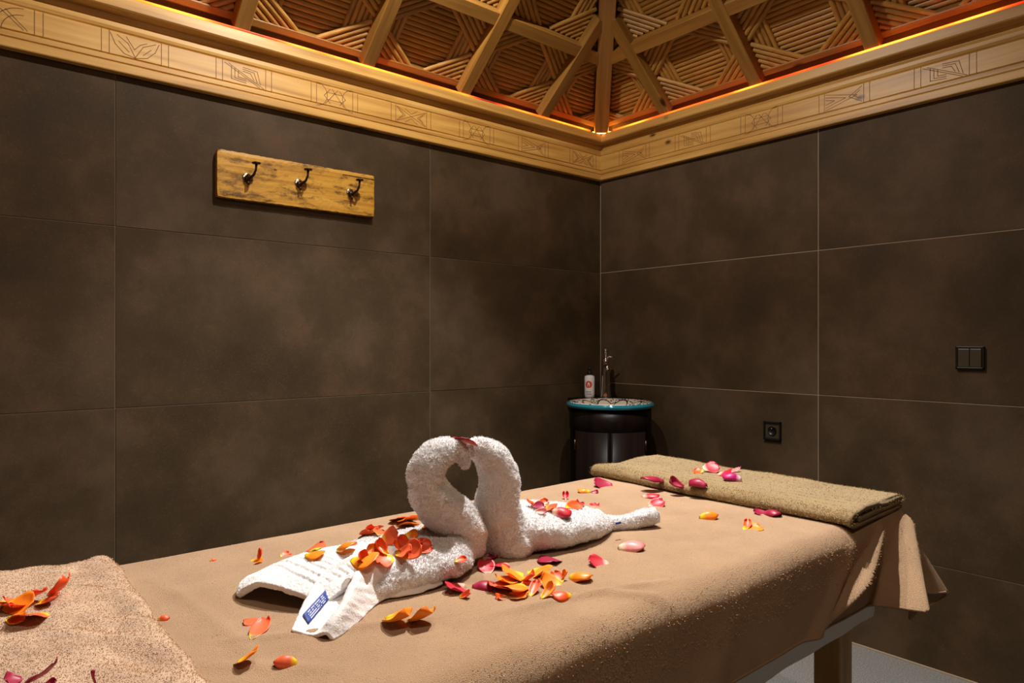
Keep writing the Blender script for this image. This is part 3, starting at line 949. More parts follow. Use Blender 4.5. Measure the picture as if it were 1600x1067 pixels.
# folded khaki towel at the far end
def khaki_towel():
    path = [(1.992, 0.0065), (1.90, 0.0065), (1.80, 0.0062), (1.70, 0.0060), (1.676, 0.0065), (1.664, 0.0105), (1.660, 0.0185), (1.664, 0.0265),
            (1.676, 0.0310), (1.70, 0.0325), (1.80, 0.0330), (1.90, 0.0325), (1.975, 0.0315), (1.990, 0.0290), (1.994, 0.0245), (1.986, 0.0205),
            (1.95, 0.0190), (1.85, 0.0200), (1.75, 0.0170), (1.705, 0.0185)]
    P = spline(path, 4)
    T = np.gradient(P, axis=0); T /= np.linalg.norm(T, axis=1)[:, None]
    Nn = np.stack([-T[:, 1], T[:, 0]], -1)
    hw = 0.0042
    prof = np.vstack([P + Nn * hw, (P - Nn * hw)[::-1]])
    m = len(prof); ny = 110
    v = []
    ys = np.linspace(0.722, 1.562, ny)
    for i, y in enumerate(ys):
        u = (y - 0.722) / 0.84
        dxe = 0.010 * vnoise(np.array([y * 5]), np.array([0.3]), 31)[0]
        for k in range(m):
            x, z = prof[k]
            up = max(0, (z - 0.012) / 0.02)
            z2 = z + up * (0.004 * vnoise(np.array([x * 9]), np.array([y * 7]), 32)[0] + 0.0015 * vnoise(np.array([x * 24]), np.array([y * 20]), 33)[0])
            if y < 0.80:
                z2 += 0.006 * up * ((0.80 - y) / 0.08) ** 2 * (1.0 if x < 1.85 else 0.4)
            z2 -= 0.25 * max(0, 0.745 - y) + 0.25 * max(0, y - 1.545)
            yy = y + (0.012 * (x - 1.66) / 0.34 if y < 0.73 else 0)
            v.append((CAM.x + x + dxe * (1 if k else 1), CAM.y + yy, TOP + z2))
    f = []
    for i in range(ny - 1):
        for k in range(m):
            k2 = (k + 1) % m
            f.append((i * m + k, i * m + k2, (i + 1) * m + k2, (i + 1) * m + k))
    h = m // 2
    for base, rev in ((0, False), ((ny - 1) * m, True)):
        for k in range(h - 1):
            q = (base + k, base + k + 1, base + m - 2 - k, base + m - 1 - k)
            f.append(q if rev else q[::-1])
    me = mesh('folded_towel', v, f, True)
    bm = bmesh.new(); bm.from_mesh(me); me = from_bm('folded_towel', bm, True)
    kt = tag(link('folded_towel', me, M['khaki']), 'folded khaki terry towel lying across the far end of the table', 'towel')
    collide(me)
    tufts(me, 90000, 83, 0.0019, 0.0010, kt, M['khaki_loops'], TOP + 0.006, spread=0.003, up=0.6)
khaki_towel()

# ------------------------------------------------------------------ towel swans
def remesh(name, pieces, voxel, smooth_it=6):
    v, f = [], []
    for pv, pf in pieces:
        k = len(v); v += [tuple(p) for p in pv]; f += [tuple(i + k for i in q) for q in pf]
    me = mesh(name, v, f)
    bm = bmesh.new(); bm.from_mesh(me); bmesh.ops.recalc_face_normals(bm, faces=bm.faces[:]); bm.to_mesh(me); bm.free()
    o = bpy.data.objects.new(name, me); C.objects.link(o)
    md = o.modifiers.new('r', 'REMESH'); md.mode = 'VOXEL'; md.voxel_size = voxel
    ms = o.modifiers.new('s', 'SMOOTH'); ms.iterations = smooth_it; ms.factor = 0.5
    dg = bpy.context.evaluated_depsgraph_get()
    ev = o.evaluated_get(dg)
    out = bpy.data.meshes.new_from_object(ev)
    bpy.data.objects.remove(o, do_unlink=True)
    return out

def pile(me, amp, seed, wr=None, floor_z=None):
    """terry loops: every vertex shifted along its normal, with softer creases"""
    n = len(me.vertices)
    co = np.empty(n * 3); me.vertices.foreach_get('co', co); co = co.reshape(-1, 3)
    no = np.empty(n * 3); me.vertex_normals.foreach_get('vector', no); no = no.reshape(-1, 3)
    d = (np.random.default_rng(seed).random(n) - 0.35) * amp
    if wr is not None:
        d = d + wr(co)
    co = co + no * d[:, None]
    if floor_z is not None:
        co[:, 2] = np.maximum(co[:, 2], floor_z)
    me.vertices.foreach_set('co', co.ravel()); me.update()
    me.polygons.foreach_set('use_smooth', [True] * len(me.polygons))

def loft(secs, n=40):
    """secs: (centre x, y, half width along normal dir, height, axis angle) flat-bottomed mounds"""
    v, f = [], []
    for (x, y, hw, ht, ang) in secs:
        nx, ny = -math.sin(ang), math.cos(ang)
        for k in range(n):
            q = 2 * math.pi * k / n
            c, s = math.cos(q), math.sin(q)
            w_ = math.copysign(abs(c) ** 0.8, c) * hw
            z = ht * 0.46 + (math.copysign(abs(s) ** 0.85, s)) * ht * (0.54 if s > 0 else 0.46)
            v.append(R_(x + nx * w_, y + ny * w_, z))
    m = len(secs)
    for i in range(m - 1):
        for k in range(n):
            k2 = (k + 1) % n
            f.append((i * n + k, i * n + k2, (i + 1) * n + k2, (i + 1) * n + k))
    f.append(tuple(reversed(range(n)))); f.append(tuple((m - 1) * n + k for k in range(n)))
    return v, f

def px_tube(rows, m=6, n=22):
    """rows: (px, py, radius px, rel y, squash)"""
    A = spline(rows, m)
    pts, rad, sq = [], [], []
    for px, py, r, y, s in A:
        p = on_y(px, py, CAM.y + y)
        pts.append(p); rad.append(r * depth(p) / F); sq.append(s)
    return tube(pts, rad, n, sq)

def sheet_piece(rows, mu, mv, th):
    """closed thin slab through a control net of points (rows of (x, y, z) rel)"""
    G = np.array(rows, float)                       # (a, b, 3)
    A = np.stack([spline(G[:, j], mu) for j in range(G.shape[1])], 1)
    B = np.stack([spline(A[i], mv) for i in range(A.shape[0])], 0)
    du = np.gradient(B, axis=0); dv = np.gradient(B, axis=1)
    Nn = np.cross(du, dv); Nn /= np.linalg.norm(Nn, axis=2)[:, :, None] + 1e-9
    nu, nv = B.shape[:2]
    top = (B + Nn * th / 2).reshape(-1, 3); bot = (B - Nn * th / 2).reshape(-1, 3)
    v = [R_(*p) for p in top] + [R_(*p) for p in bot]
    k = nu * nv
    f = grid_faces(nu, nv) + [tuple(i + k for i in reversed(q)) for q in grid_faces(nu, nv)]
    for i in range(nu - 1):
        for j in (0, nv - 1):
            a, b = i * nv + j, (i + 1) * nv + j
            f.append((a, b, b + k, a + k) if j else (b, a, a + k, b + k))
    for j in range(nv - 1):
        for i in (0, nu - 1):
            a, b = i * nv + j, i * nv + j + 1
            f.append((b, a, a + k, b + k) if i else (a, b, b + k, a + k))
    return v, f, B

def n3(co, s, seed):
    return vnoise(co[:, 0] * s + co[:, 2] * s * 0.7, co[:, 1] * s + co[:, 2] * s * 1.3, seed)

def swan_left():
    root = tag(empty('towel_swan', R_(0.64, 1.10)), 'white towel swan at left, orange petals on its back', 'towel swan', 'white towel swans on the table')
    a = math.radians(12)
    body = loft([(0.535, 1.100, 0.075, 0.035, a), (0.56, 1.110, 0.092, 0.054, a), (0.61, 1.115, 0.108, 0.064, a), (0.66, 1.117, 0.113, 0.068, a), (0.71, 1.118, 0.106, 0.072, a),
                 (0.75, 1.117, 0.088, 0.080, a), (0.785, 1.118, 0.064, 0.084, a), (0.812, 1.118, 0.036, 0.070, a), (0.824, 1.118, 0.012, 0.040, a)])
    y = 1.10
    neck = px_tube([(722, 856, 32, 1.11, 1.25), (722, 838, 34, 1.105, 1.2), (708, 812, 36, 1.10, 1.12), (682, 785, 33, 1.10, 1.05), (667, 760, 29, 1.10, 1.0), (665, 738, 27.5, 1.10, 1.0),
                    (676, 717, 25, 1.10, 1.0), (694, 705, 21, 1.10, 1.0), (711, 703, 16.5, 1.10, 1.0), (722, 710, 12, 1.09, 1.0), (727, 722, 9, 1.085, 1.0), (728, 732, 5.5, 1.085, 1.0)])
    me = remesh('body', [body, neck], 0.0024, 10)
    def wr(co):
        s = co[:, 0] * 0.75 + co[:, 2] * 0.9
        t = co[:, 0] * -0.6 + co[:, 2] * 0.6 + co[:, 1] * 0.9
        return 0.0030 * vnoise(s * 60, t * 14, 41) + 0.0018 * n3(co, 45, 42) + 0.0008 * n3(co, 160, 43)
    pile(me, 0.0030, 1, wr, TOP + 0.001)
    b = link('body', me, M['white'], root)
    collide(me)
    tufts(me, 110000, 71, 0.0023, 0.0009, root, M['loops'], TOP + 0.004, TOP)
    # rear tail flap with the woven border
    A = [[(0.398, 1.200, 0.006), (0.418, 1.165, 0.030), (0.436, 1.125, 0.032), (0.462, 1.080, 0.024), (0.486, 1.056, 0.008)],
         [(0.418, 1.232, 0.016), (0.446, 1.185, 0.040), (0.466, 1.140, 0.044), (0.490, 1.092, 0.038), (0.512, 1.058, 0.020)],
         [(0.468, 1.258, 0.018), (0.496, 1.205, 0.047), (0.516, 1.152, 0.054), (0.538, 1.100, 0.050), (0.556, 1.062, 0.034)],
         [(0.532, 1.262, 0.016), (0.552, 1.210, 0.050), (0.572, 1.155, 0.060), (0.590, 1.105, 0.060), (0.606, 1.064, 0.046)],
         [(0.585, 1.245, 0.016), (0.606, 1.205, 0.046), (0.628, 1.155, 0.060), (0.640, 1.110, 0.062), (0.652, 1.070, 0.050)]]
    v, f, B = sheet_piece(A, 7, 6, 0.011)
    me = remesh('tail_flap', [(v, f)], 0.0022, 4)
    def wr2(co):
        rx = co[:, 0] - CAM.x; ry = co[:, 1] - CAM.y
        s = (rx - 0.45) * 0.93 + (ry - 1.15) * 0.30
        groove = np.zeros(len(co))
        for g in (0.020, 0.037, 0.054, 0.068, 0.081):
            bow = 0.010 * np.sin((ry - 1.05) * 24)
            groove -= 0.0034 * np.exp(-((s - g + bow) / 0.0026) ** 2)
        return groove * (ry < 1.235) * (ry > 1.075) + 0.0010 * n3(co, 50, 52)
    pile(me, 0.0017, 2, wr2, TOP + 0.0005)
    link('tail_flap', me, M['white'], root); collide(me)
    # front flap, folded open like a cuff, showing the inside
    Bn = [[(0.410, 0.998, 0.007), (0.420, 0.984, 0.005), (0.432, 0.966, 0.005), (0.441, 0.948, 0.012), (0.448, 0.940, 0.003)],
          [(0.436, 1.028, 0.024), (0.442, 1.006, 0.006), (0.454, 0.984, 0.005), (0.458, 0.956, 0.028), (0.470, 0.950, 0.003)],
          [(0.472, 1.066, 0.040), (0.478, 1.040, 0.010), (0.490, 1.012, 0.007), (0.486, 0.976, 0.042), (0.502, 0.970, 0.003)],
          [(0.510, 1.098, 0.052), (0.520, 1.076, 0.020), (0.530, 1.050, 0.016), (0.518, 1.010, 0.053), (0.538, 1.000, 0.004)],
          [(0.546, 1.106, 0.060), (0.556, 1.092, 0.050), (0.564, 1.074, 0.046), (0.558, 1.046, 0.060), (0.580, 1.022, 0.008)],
          [(0.600, 1.098, 0.068), (0.606, 1.080, 0.067), (0.612, 1.062, 0.064), (0.622, 1.040, 0.054), (0.636, 1.008, 0.008)],
          [(0.660, 1.088, 0.069), (0.666, 1.068, 0.069), (0.672, 1.050, 0.061), (0.682, 1.034, 0.046), (0.694, 1.014, 0.010)]]
    v, f, B = sheet_piece(Bn, 6, 6, 0.0065)
    me = remesh('cuff_flap', [(v, f)], 0.0016, 2)
    pile(me, 0.0006, 3, lambda co: 0.0010 * n3(co, 70, 55), TOP + 0.0005)
    link('cuff_flap', me, M['white'], root); collide(me)
    # blue care label lying inside the cuff
    tree = BVHTree.FromPolygons([tuple(p.co) for p in me.vertices], [tuple(p.vertices) for p in me.polygons])
    qp = [(508, 922), (514, 936), (482, 975), (473, 960)]
    def onlab(u, t, h=0.0016):
        a_ = [qp[0][k] + (qp[3][k] - qp[0][k]) * u for k in (0, 1)]; b_ = [qp[1][k] + (qp[2][k] - qp[1][k]) * u for k in (0, 1)]
        px, py = [a_[k] + (b_[k] - a_[k]) * t for k in (0, 1)]
        d = ray(px, py).normalized()
        hh = tree.ray_cast(CAM, d)
        p = hh[0] if hh[0] is not None and hh[0].z < TOP + 0.06 else on_z(px, py, TOP + 0.02)
        return p - d * h
    A_ = np.array([[onlab(i / 10, j / 4, 0.0025) for j in range(5)] for i in range(11)])
    for _ in range(4):       # relax so the woven tape lies smooth
        A_[1:-1] = (A_[:-2] + A_[1:-1] * 2 + A_[2:]) / 4; A_[:, 1:-1] = (A_[:, :-2] + A_[:, 1:-1] * 2 + A_[:, 2:]) / 4
    lab = link('care_label', mesh('care_label', A_.reshape(-1, 3), grid_faces(11, 5), True), M['blue'], root)
    md = lab.modifiers.new('thick', 'SOLIDIFY'); md.thickness = 0.0008; md.offset = 0
    lab['label'] = 'blue care label with tiny white writing'
    def labpt(u, t):
        fu, ft = min(u, 0.999) * 10, min(t, 0.999) * 4
        i_, j_ = int(fu), int(ft); fu -= i_; ft -= j_
        p = (A_[i_, j_] * (1 - fu) + A_[i_ + 1, j_] * fu) * (1 - ft) + (A_[i_, j_ + 1] * (1 - fu) + A_[i_ + 1, j_ + 1] * fu) * ft
        p = Vector(p); return p + (CAM - p).normalized() * 0.0009
    # rows of tiny white lettering: along = long side, across = short side
    v, f = [], []
    r2 = random.Random(5)
    for ln in range(4):
        vpos = 0.16 + ln * 0.2
        u = 0.10 + r2.random() * 0.06
        while u < 0.82:
            lw = r2.uniform(0.018, 0.036)
            if r2.random() < 0.82:
                pt = labpt
                k = len(v)
                v += [pt(u, vpos), pt(u + lw * 0.7, vpos), pt(u + lw * 0.7, vpos + 0.10), pt(u, vpos + 0.10)]
                f.append((k, k + 1, k + 2, k + 3))
            u += lw
    link('lettering', mesh('lettering', v, f), M['whiteprint'], lab)

def swan_right():
    root = tag(empty('towel_swan', R_(1.02, 1.14)), 'white towel swan at right with a rolled tail, red petals on its back', 'towel swan', 'white towel swans on the table')
    a = math.radians(-10)
    body = loft([(0.876, 1.160, 0.020, 0.040, a), (0.890, 1.155, 0.050, 0.070, a), (0.93, 1.145, 0.090, 0.085, a), (0.98, 1.138, 0.112, 0.084, a), (1.03, 1.130, 0.116, 0.078, a), (1.08, 1.122, 0.112, 0.072, a),
                 (1.13, 1.112, 0.092, 0.065, a), (1.17, 1.100, 0.060, 0.055, a), (1.195, 1.090, 0.034, 0.044, a), (1.21, 1.082, 0.015, 0.030, a)])
    neck = px_tube([(800, 856, 34, 1.11, 1.3), (790, 840, 40, 1.11, 1.25), (782, 815, 36, 1.11, 1.15), (778, 788, 34, 1.11, 1.08), (780, 762, 31, 1.11, 1.0), (778, 738, 29, 1.11, 1.0),
                    (769, 718, 25.5, 1.11, 1.0), (755, 706, 21, 1.115, 1.0), (743, 702, 16.5, 1.12, 1.0), (735, 704, 13, 1.13, 1.0), (728, 708, 8, 1.14, 1.0)])
    ts_ = [R_(1.165, 1.098, 0.026), R_(1.20, 1.082, 0.020), R_(1.235, 1.066, 0.017), R_(1.27, 1.050, 0.020), R_(1.30, 1.038, 0.026), R_(1.322, 1.030, 0.031)]
    tail = tube(ts_, [0.026, 0.020, 0.016, 0.017, 0.020, 0.019], 18)
    me = remesh('body', [body, neck, tail], 0.0024, 10)
    def wr(co):
        s = co[:, 0] * 0.9 - co[:, 2] * 0.7
        t = co[:, 0] * 0.5 + co[:, 2] * 0.7 + co[:, 1]
        return 0.0026 * vnoise(s * 48, t * 14, 61) + 0.0018 * n3(co, 40, 62) + 0.0008 * n3(co, 150, 63)
    pile(me, 0.0030, 4, wr, TOP + 0.001)
    link('body', me, M['white'], root); collide(me)
    tufts(me, 95000, 72, 0.0023, 0.0009, root, M['loops'], TOP + 0.004, TOP)
    # hem seam around the tail root and the dark corner of a label
    c = R_(1.186, 1.090, 0.030)
    rg = []
    ax = Vector((0.9, -0.42, 0)).normalized(); ay = Vector((0.42, 0.9, 0)).normalized()
    for k in range(25):
        q = 2 * math.pi * k / 24
        p = c + ay * (math.cos(q) * 0.041) + Vector((0, 0, math.sin(q) * 0.024 - 0.004))
        p.z = max(p.z, TOP + 0.003)
        rg.append(p)
    link('seam', tube_me('seam', rg, 0.0022, 6), M['white'], root)
    p = on_z(966, 817, TOP + 0.038)
    link('label_corner', box_me('label_corner', (p.x - 0.008, p.y - 0.002, p.z - 0.002), (p.x + 0.008, p.y + 0.002, p.z + 0.002), 0.0005), M['blue'], root)
swan_left()
swan_right()

# ------------------------------------------------------------------ petals
BVH = BVHTree.FromPolygons(COLLIDE_V, COLLIDE_F)
def petal_mat(name, main, rim, base):
    m, nt, b, N, L = new_mat(name)
    at = N.new('ShaderNodeAttribute'); at.attribute_name = 'along'
    r = ramp(N, [(0.0, base), (0.13, base), (0.30, main), (0.80, main), (1.0, rim)])
    L.new(at.outputs['Fac'], r.inputs[0])
    tc = N.new('ShaderNodeTexCoord')
    n = N.new('ShaderNodeTexNoise'); n.inputs['Scale'].default_value = 60; n.inputs['Detail'].default_value = 3
    L.new(tc.outputs['Object'], n.inputs['Vector'])
    hs = N.new('ShaderNodeHueSaturation')
    mr = N.new('ShaderNodeMapRange'); mr.inputs[3].default_value = 0.8; mr.inputs[4].default_value = 1.2
    L.new(n.outputs['Fac'], mr.inputs[0]); L.new(mr.outputs[0], hs.inputs['Value']); L.new(r.outputs[0], hs.inputs['Color'])
    L.new(hs.outputs[0], b.inputs['Base Color'])
    b.inputs['Roughness'].default_value = 0.42
    b.inputs['Specular IOR Level'].default_value = 0.4
    b.inputs['Subsurface Weight'].default_value = 0.0
    return m
YB = (0.85, 0.55, 0.02)
PM = {'O': petal_mat('orange_petal', (0.90, 0.24, 0.012), (0.88, 0.19, 0.012), YB),
      'D': petal_mat('vermilion_petal', (0.78, 0.085, 0.008), (0.70, 0.055, 0.008), YB),
      'C': petal_mat('coral_petal', (0.82, 0.13, 0.045), (0.74, 0.075, 0.02), YB),
      'R': petal_mat('crimson_petal', (0.52, 0.018, 0.035), (0.42, 0.010, 0.03), (0.78, 0.45, 0.34)),
      'M': petal_mat('wine_petal', (0.30, 0.008, 0.040), (0.24, 0.006, 0.032), (0.38, 0.03, 0.08)),
      'G': petal_mat('magenta_petal', (0.42, 0.008, 0.13), (0.45, 0.02, 0.16), (0.75, 0.5, 0.58)),
      'P': petal_mat('pink_petal', (0.72, 0.25, 0.25), (0.65, 0.12, 0.14), (0.80, 0.62, 0.45))}

def petal_mesh(L_, W, cup, dome, seed, curl):
    r = random.Random(seed)
    nu, nv = 11, 9
    v, al = [], []
    notch = r.uniform(0.0, 0.10); sk = r.uniform(-0.15, 0.15)
    ph = r.uniform(0, 6); ph2 = r.uniform(0, 6); rip = r.uniform(0.02, 0.07) * L_
    tw = r.uniform(-0.35, 0.35)
    for i in range(nu):
        u = i / (nu - 1)
        wd = W * 0.5 * (0.24 + 0.76 * math.sin(math.pi / 2 * min(1, u / 0.62))) * (1 if u < 0.62 else math.sqrt(max(0.0, 1 - ((u - 0.62) / 0.40) ** 3)))
        for j in range(nv):
            t = j / (nv - 1) * 2 - 1
            x = L_ * u * (1 - notch * (t * t if u > .5 else 0) - notch * 0.6 * math.exp(-(t * 5) ** 2) * (u > 0.9)) + L_ * 0.02 * math.sin(5 * t + ph) * u
            y = wd * t + sk * L_ * u * u * 0.5
            e = t * t
            zc = cup * (e if not dome else (1 - e) * (0.35 + 0.65 * math.sin(math.pi * min(1, u * 0.95 + 0.05))))
            z = zc * (0.5 + 0.5 * u if not dome else 1) + rip * e * math.sin(7 * u + ph2 + 2 * t) * u + curl * L_ * (u ** 3) * 0.5
            z += tw * y * u * 0.6
            y *= 1 - 0.30 * min(1, cup / (W * 0.5 + 1e-6)) * e
            v.append((x, y, z)); al.append(u)
    f = grid_faces(nu, nv)
    me = mesh('petal', v, f, True)
    at = me.attributes.new('along', 'FLOAT', 'POINT')
    at.data.foreach_set('value', al)
    return me

def cast(px, py):
    d = ray(px, py).normalized()
    h = BVH.ray_cast(CAM, d)
    if h[0] is None:
        p = on_z(px, py, TOP); return p, Vector((0, 0, 1))
    n = h[1]
    if n.dot(d) > 0: n = -n
    return h[0], n

PID = [0]
def petal(x0, y0, x1, y1, wpx, col, label, group=None, lift=0.0, dome=False, curl=0.25, wr=None, flat=False, tilt=0.0):
    PID[0] += 1
    seed = PID[0] * 13 + 5
    p, n = cast(x0, y0)
    q, n2 = cast(x1, y1)
    # smooth the normal: terry is rough
    if abs(p.z - TOP) < 0.035: n = Vector((0, 0, 1))
    else: n = (n + n2 + Vector((0, 0, 1.2))).normalized()
    if (q - p).length > 0.10:
        q = p + (q - p).normalized() * 0.06
    if lift:
        q = q + (CAM - q) * (lift / (CAM.z - q.z))
    if not dome and lift < 0.011:
        tv = CAM - p; tv.z = 0; tv.normalize()
        n = (n + tv * random.uniform(0.25, 0.6)).normalized()
    X = q - p; L_ = X.length
    L_ = min(max(L_, 0.008), 0.065); X.normalize()
    Y = n.cross(X).normalized(); Zv = X.cross(Y)
    Z = depth(p)
    hpx = wpx * Z / F
    # how much of the width axis shows in the picture
    a0 = project(p); a1 = project(p + Y * 0.01)
    vis = math.hypot(a1[0] - a0[0], a1[1] - a0[1]) / (0.01 * F / Z)
    L_ *= 1.08
    W = min(L_ * (wr or random.uniform(0.9, 1.15)), hpx / max(vis, 0.3) * 2.6, 0.055)
    W = max(W, hpx * 0.9, 0.007)
    cup = min(max(hpx - vis * W * 0.5, 0.004), 0.020, W * 0.5)
    if flat: cup = 0.002
    me = petal_mesh(L_, W, cup, dome, seed, curl)
    me.materials.append(PM[col])
    o = bpy.data.objects.new('rose_petal', me); C.objects.link(o)
    o.matrix_world = Matrix(((X.x, Y.x, Zv.x, p.x), (X.y, Y.y, Zv.y, p.y), (X.z, Y.z, Zv.z, p.z), (0, 0, 0, 1)))
    # settle on what lies below
    best = 1e9
    mw = o.matrix_world
    for vv in list(me.vertices)[::3]:
        c = mw @ vv.co
        h = BVH.ray_cast(c + Vector((0, 0, 0.06)), Vector((0, 0, -1)), 0.25)
        if h[0] is not None: best = min(best, c.z - h[0].z)
    if best < 1e8:
        o.location.z += -best + 0.0006 if abs(best) < 0.05 else 0
    md = o.modifiers.new('thick', 'SOLIDIFY'); md.thickness = 0.0007; md.offset = 1
    tag(o, label, 'petal', group or 'rose petals strewn on the table')
    return o

G1 = 'petals piled on the near towel'
petal(77, 933, 110, 916, 26, 'D', 'vermilion petal curling up at the right end of the pile on the near towel', G1, lift=0.018, curl=0.6)
petal(40, 939, 66, 928, 14, 'D', 'small red petal at the back of the pile on the near towel', G1, lift=0.012)
petal(16, 941, 0, 952, 18, 'D', 'red petal cut by the left frame edge on the near towel', G1, lift=0.01)
petal(38, 940, 10, 946, 12, 'C', 'coral petal in the middle back of the near-towel pile', G1, lift=0.006)
petal(58, 944, 90, 937, 13, 'C', 'long coral petal with yellow base pointing right in the near-towel pile', G1, lift=0.006)
petal(44, 942, 14, 956, 12, 'D', 'red petal with yellow base in the centre of the near-towel pile', G1, lift=0.006)
petal(5, 956, 50, 951, 15, 'O', 'wavy orange petal in the middle of the near-towel pile', G1, lift=0.004)
petal(72, 960, 26, 970, 24, 'C', 'broad coral petal with yellow tip at the front of the near-towel pile', G1, lift=0.006, dome=True)
petal(10, 970, 36, 974, 20, 'O', 'orange petal with yellow base at the front left of the near-towel pile', G1)
G2 = 'wine petals on the near towel'
petal(34, 1062, 6, 1066, 14, 'M', 'wine petal cut by the bottom frame edge at the far left', G2, lift=0.008)
petal(38, 1072, 86, 1050, 16, 'M', 'pointed wine petal sweeping up to the right at the bottom left', G2, lift=0.03)
petal(148, 1070, 139, 1052, 8, 'M', 'narrow curled wine petal at the bottom edge of the near towel', G2, lift=0.012, wr=0.4)
petal(70, 1072, 88, 1067, 8, 'M', 'wine petal tip just peeking in at the bottom edge', G2)
G3 = 'orange petals scattered at the near end'
petal(247, 971, 263, 970, 13, 'C', 'tiny coral petal lying right of the near towel edge', G3, dome=True)
petal(328, 879, 336, 877, 8, 'C', 'tiniest coral petal near the back edge of the cloth', G3, dome=True)
petal(389, 879, 408, 881, 10, 'O', 'flat orange petal under an upright one behind the tail of the left swan', G3)
petal(404, 879, 411, 859, 12, 'D', 'upright vermilion petal on a flat one behind the tail of the left swan', G3, lift=0.022, wr=0.5)
petal(438, 872, 452, 868, 8, 'C', 'small coral petal just behind the woven tail flap', G3)
petal(491, 863, 500, 855, 14, 'C', 'small coral petal with yellow base behind the woven tail flap', G3, dome=True)
petal(478, 869, 505, 871, 12, 'O', 'orange petal half hidden behind the woven tail flap', G3, dome=True)
petal(528, 861, 556, 855, 20, 'O', 'single rounded orange petal behind the back of the left swan', G3, lift=0.008, dome=True)
petal(413, 975, 384, 974, 15, 'C', 'coral petal with yellow tip left of the blue label', G3, dome=True)
petal(393, 1002, 412, 978, 12, 'C', 'narrow coral petal with yellow tip below another, left of the blue label', G3, wr=0.45)
petal(368, 1038, 401, 1024, 20, 'O', 'folded square orange petal nearest the bottom edge at left', G3, lift=0.016)
petal(464, 1040, 430, 1043, 28, 'C', 'domed coral petal nearest the bottom edge below the cuff flap', G3, dome=True)
G4 = 'orange petals behind the left swan'
petal(571, 836, 597, 838, 11, 'C', 'coral petal with yellow base in the cluster behind the left swan', G4, lift=0.003)
petal(584, 828, 604, 834, 12, 'D', 'vermilion petal on top of the small cluster behind the left swan', G4, lift=0.006)
petal(590, 840, 606, 831, 9, 'C', 'small coral petal at the right of the cluster behind the left swan', G4)
petal(626, 812, 627, 833, 18, 'O', 'standing orange petal at the left of the trio by the swan neck', G4, dome=True, wr=0.9)
petal(638, 815, 662, 810, 15, 'O', 'orange petal at the back of the trio by the swan neck', G4, lift=0.006, dome=True)
petal(636, 822, 655, 830, 18, 'O', 'rounded orange petal at the front of the trio by the swan neck', G4, dome=True)
petal(632, 838, 653, 838, 13, 'O', 'orange petal peeking over the back edge of the left swan', G4)
petal(661, 823, 670, 827, 6, 'O', 'sliver of orange petal beside the left swan neck', G4)
G5 = 'petals on the back of the left swan'
petal(573, 884, 560, 866, 18, 'D', 'cupped vermilion petal lowest on the back of the left swan', G5, lift=0.014)
petal(600, 874, 574, 862, 18, 'O', 'orange petal beside the lowest cupped one on the left swan', G5, lift=0.006)
petal(604, 870, 584, 852, 20, 'D', 'round vermilion petal standing on the left swan back', G5, lift=0.016)
petal(596, 852, 622, 840, 20, 'C', 'flat coral petal on the rear ridge of the left swan back', G5, lift=0.010)
petal(640, 866, 620, 845, 20, 'D', 'large vermilion cup in the middle of the left swan back', G5, lift=0.016)
petal(642, 852, 660, 850, 14, 'D', 'dark vermilion petal shaded by the left swan neck', G5, lift=0.008)
petal(614, 872, 586, 880, 14, 'D', 'long vermilion petal with yellow base along the front of the left swan pile', G5)
petal(628, 872, 657, 854, 15, 'C', 'pointed coral petal at the right of the left swan pile', G5, lift=0.012)
petal(646, 862, 672, 856, 9, 'D', 'thin vermilion petal tip nearest the left swan neck', G5)
petal(618, 866, 644, 862, 10, 'C', 'small coral petal lying across the middle of the left swan pile', G5, lift=0.008)
petal(550, 897, 585, 903, 18, 'O', 'single smooth orange petal on the fold above the blue label', G5, dome=True)
G6 = 'orange petals in front of the swans'
petal(600, 972, 640, 968, 30, 'O', 'large cupped orange petal, left of the pair in front of the left swan', G6, lift=0.012)
petal(640, 972, 675, 964, 28, 'O', 'squarish orange petal, right of the pair in front of the left swan', G6, lift=0.016)
G7 = 'red petals between the swans'
petal(757, 872, 778, 870, 14, 'M', 'dark wine petal in the shade between the two swan chests', G7)
petal(764, 898, 758, 880, 14, 'R', 'crimson petal at the left of the pair between the swans', G7, lift=0.010)
petal(790, 882, 770, 892, 22, 'R', 'crimson petal with a white base between the swans', G7, dome=True)
petal(846, 870, 872, 888, 24, 'M', 'big domed wine petal touching the front of the right swan', G7, dome=True)
petal(738, 920, 770, 919, 17, 'M', 'folded wine petal left of the orange heap', G7, dome=True)
petal(728, 916, 703, 926, 13, 'R', 'crumpled crimson petal at the chest of the left swan', G7, lift=0.006)
petal(710, 916, 728, 914, 9, 'D', 'small vermilion petal behind the crumpled crimson one', G7)
petal(718, 936, 735, 930, 14, 'C', 'coral petal with yellow rim in front of the crumpled crimson one', G7, lift=0.006)
petal(820, 900, 790, 902, 15, 'O', 'orange petal at the top of the orange heap', G6, lift=0.010)
petal(808, 906, 778, 911, 12, 'O', 'light orange petal second from the top of the orange heap', G6, lift=0.008)
petal(804, 912, 772, 924, 15, 'C', 'coral petal at the left flank of the orange heap', G6, lift=0.006)
petal(816, 914, 792, 928, 18, 'O', 'broad orange petal in the middle of the orange heap', G6, lift=0.008, dome=True)
petal(792, 934, 776, 938, 13, 'D', 'small vermilion petal with yellow base at the front left of the heap', G6)
petal(794, 930, 819, 938, 11, 'O', 'thin orange petal at the front of the heap', G6)
petal(815, 910, 836, 902, 14, 'C', 'coral petal at the right shoulder of the heap', G6, lift=0.012)
petal(828, 894, 853, 901, 14, 'O', 'curled orange petal behind the heap', G6, lift=0.004)
petal(828, 934, 840, 912, 14, 'C', 'coral-red petal leaning at the right front of the heap', G6, lift=0.010, wr=0.5)
petal(812, 918, 830, 914, 11, 'D', 'vermilion petal tucked under the heap', G6)
